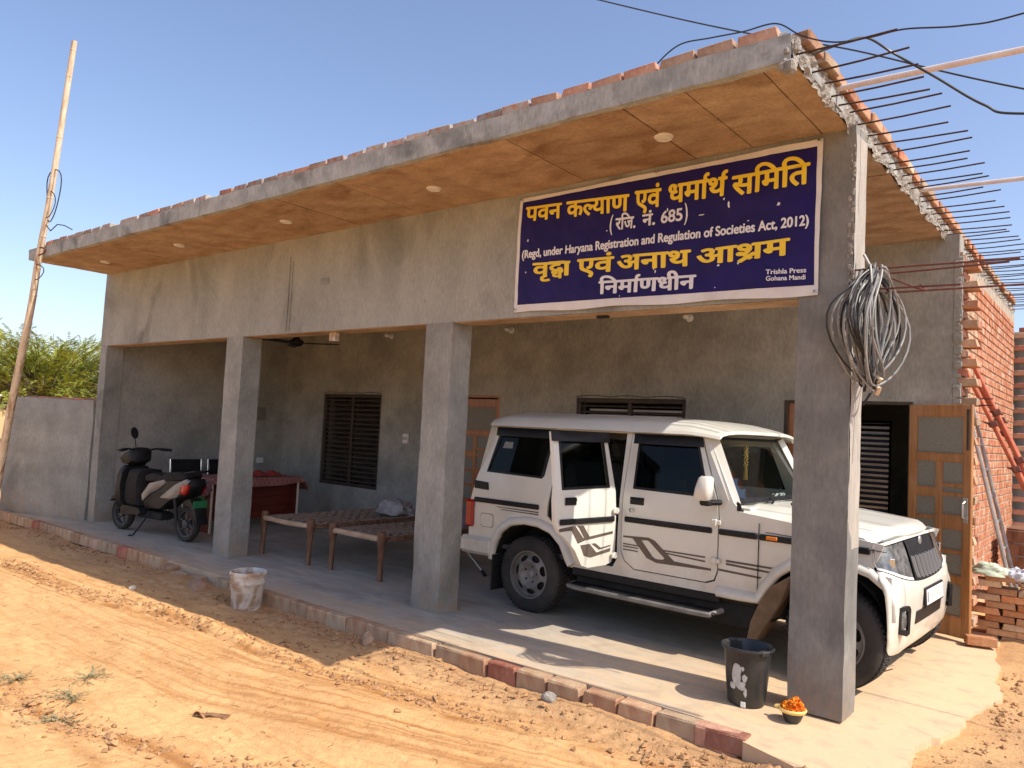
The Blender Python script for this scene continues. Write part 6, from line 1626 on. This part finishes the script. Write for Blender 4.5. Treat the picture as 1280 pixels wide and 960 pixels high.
for k in range(320):
    x = rq.gauss(-.75, .28); y = rq.gauss(4.0, .55); 
    if x < -1.38 or y < 3.55: continue
    s_ = rq.uniform(.015, .06); z = gz1(x, y); e = Matrix.Rotation(rq.uniform(0, 6), 3, 'Z') @ Matrix.Rotation(rq.uniform(-.9, .9), 3, 'X')
    vs = [e @ (Vector(q) * s_ * rq.uniform(.6, 1.3)) for q in tet]; mb.add([(x + q.x, y + q.y, z + s_ * .3 + q.z) for q in vs], tf)
mb.build('rubble', M['rubble'], kind='stuff')
for k in range(5):
    x, y = (-1.1 + .13 * k, 3.75 + .12 * (k % 3)); pts_ = [(0, 0, 0), (.1, .05, .12), (.28, .02, .16)]
    b = MB().tube(pts_, .010, 6).build('scrap_stick', M['twig'], None, loc=(x, y, gz1(x, y) + .02), rot=(0, 0, k * 1.3)); b['label'] = ('dry stick in the rubble nearest the brick stack', 'dry stick crossing the rubble behind the green sack', 'dry stick in the rubble under the ladder', 'dry stick in the rubble beside the blue bag', 'dry stick farthest right in the rubble heap')[k]; b['category'] = 'stick'; b['group'] = 'sticks in the rubble'
# thin strip by the front wheel
o = MB().box(-.02, .02, 0, .42, .0, .012, c=.003).build('wooden_strip', M['cotpole'], None, loc=(-1.60, 1.08, .002), rot=(0, 0, -.25)); o['label'] = 'thin pale wooden strip on the floor beside the front wheel'; o['category'] = 'strip of wood'

# ------------------------------------------------------------------ feathery tree beyond the wall
def tree(loc, rad, ht, lab, seed, n=230, dens=1.0):
    t = thing('mesquite_tree', lab, 'tree', loc, 0, 'feathery trees beyond the boundary wall'); r_ = random.Random(seed)
    tr = MB(); lf = MB()
    tr.tube([(0, 0, -.3), (.1, .05, ht * .25), (.0, .1, ht * .45)], [.16, .13, .10], 10)
    for k in range(n):
        a = r_.uniform(0, 2 * PI); el = r_.uniform(-.15, 1.0); R_ = rad * (.55 + .5 * r_.random()); 
        tip = Vector((math.cos(a) * R_ * math.cos(el * .9), math.sin(a) * R_ * math.cos(el * .9), ht * .42 + (ht * .60) * max(0, math.sin(el * 1.45)) * r_.uniform(.8, 1.04) - (.3 if el < 0 else 0)))
        base = Vector((0, .1, ht * r_.uniform(.28, .45))); mid = (base + tip) / 2 + Vector((0, 0, .14 * rad))
        P = []
        for i in range(11):
            s = i / 10; P.append(base * (1 - s) ** 2 + mid * 2 * s * (1 - s) + tip * s * s)
        tr.tube(P, [.032 * (1 - .85 * i / 10) for i in range(11)], 4)
        for i in range(4, 11):
            for q in range(int(5 * dens)):
                c = P[i] + Vector((r_.gauss(0, .16), r_.gauss(0, .16), r_.gauss(0, .10)))
                d = (P[i] - P[max(0, i - 2)]).normalized(); d = (d + Vector((r_.gauss(0, .5), r_.gauss(0, .5), r_.gauss(-.05, .22)))).normalized()
                ln = r_.uniform(.28, .60); sd = d.cross(Vector((0, 0, 1))).normalized() if abs(d.z) < .95 else Vector((1, 0, 0)); N = 7
                pts_ = [c + d * ln * j / N + Vector((0, 0, -.30 * (ln * j / N) ** 2)) for j in range(N + 1)]
                w = r_.uniform(.022, .040); vs = []; fs = []
                for j in range(N):       # leaflets either side of a rachis
                    m_ = (pts_[j] + pts_[j + 1]) / 2; ww = w * (1 - .5 * j / N) * r_.uniform(.7, 1.3)
                    for s_ in (-1, 1):
                        b0 = len(vs); tl = sd * s_ * ww * 1.7 + d * .02 + Vector((0, 0, r_.uniform(-.012, .012)))
                        vs += [m_ - d * .014, m_ + d * .014, m_ + tl + d * .012, m_ + tl - d * .010]; fs.append((b0, b0 + 1, b0 + 2, b0 + 3))
                lf.add(vs, fs)
    tr.build('branches', M['bark'], t); lf.build('foliage', M['leaf'], t, kind='stuff')
    return t
tree((-29.5, 5.4, 0), 4.7, 3.9, 'wide feathery green tree rising behind the boundary wall', 3, 300, 1.0)
tree((-38, 6.0, 0), 4.8, 4.3, 'farther feathery tree at the left edge behind the bamboo pole', 5, 170, .8)
tree((-36, 13.0, -.6), 4.2, 3.7, 'lower feathery tree seen between the big tree and the building', 8, 150, .8)

# ------------------------------------------------------------------ weeds and dry leaf on the sand
def weed(x, y, s, lab, seed):
    w = thing('weed', lab, 'weed', (x, y, gz1(x, y)), 0, 'dry weeds on the sand'); r_ = random.Random(seed); mb = MB()
    for k in range(20):
        a = r_.uniform(0, 2 * PI); L = s * r_.uniform(.4, 1.4); P = [Vector((0, 0, 0))]; p = Vector((0, 0, .01))
        for j in range(6):
            a += r_.uniform(-.4, .4); p = p + Vector((math.cos(a) * L / 6, math.sin(a) * L / 6, r_.uniform(-.005, .007))); P.append(p.copy())
            for q in range(3):
                b = a + r_.uniform(-1.6, 1.6); e = p + Vector((math.cos(b) * .014, math.sin(b) * .014, r_.uniform(.002, .008))); sd = Vector((-math.sin(b), math.cos(b), 0)) * .004
                mb.add([p - sd * .5, p + (e - p) * .5 - sd, e, p + (e - p) * .5 + sd], [(0, 1, 2, 3)])
        mb.tube(P, .0018, 3, cap=False)
    mb.build('stems', M['weed'], w, kind='stuff'); return w
weed(-5.35, -2.62, .16, 'flat dry grey-green weed on the sand nearest the tyre track', 1)
weed(-5.02, -2.85, .17, 'dry grey-green weed in the middle of the patch of weeds', 2)
weed(-4.72, -3.02, .16, 'dry weed closest to the bottom left corner', 3)
weed(-5.6, -2.95, .13, 'thin dry weed at the left edge of the sand', 4)
rq = random.Random(9)
mb = MB()
for k in range(5):
    a = rq.uniform(-.5, .4); mb.tube([(rq.uniform(-.05, .02), rq.uniform(-.03, .03), .012), (.06 * math.cos(a), .06 * math.sin(a), .02), (.16 * math.cos(a), .16 * math.sin(a), .01)], .004, 5)
mb.grid(lambda u, v: (-.04 + .07 * u, -.03 + .05 * v, .02 + .02 * math.sin(u * 4) * math.cos(v * 3)), 6, 5)
o = mb.build('dry_leaf', M['twig'], None, loc=(-4.24, -2.45, gz1(-4.24, -2.45)), rot=(0, 0, .5)); o['label'] = 'curled dry leaf and twigs on the sand below the tyre marks'; o['category'] = 'dry leaf'
mb = MB()
for k in range(260):
    x, y = rq.uniform(-8.5, -1.2), rq.uniform(-3.3, -.9); a = rq.uniform(0, PI); L = rq.uniform(.015, .07); z = gz1(x, y) + .004
    mb.tube([(x, y, z), (x + L * .5 * math.cos(a), y + L * .5 * math.sin(a), z + rq.uniform(0, .008)), (x + L * math.cos(a + .4), y + L * math.sin(a + .4), z)], .0014, 3, cap=False)
mb.build('scattered_twigs', M['twig'], kind='stuff')
print('Tend', time.time() - T0)

tree((-7.5, 14.5, -.3), 5.5, 4.0, 'green tree behind the house, seen only through the barred windows', 15, 150, .8)
tree((-2.0, 15.5, -.3), 4.5, 3.4, 'smaller green tree behind the house, seen through the open door and the rear window', 16, 120, .8)
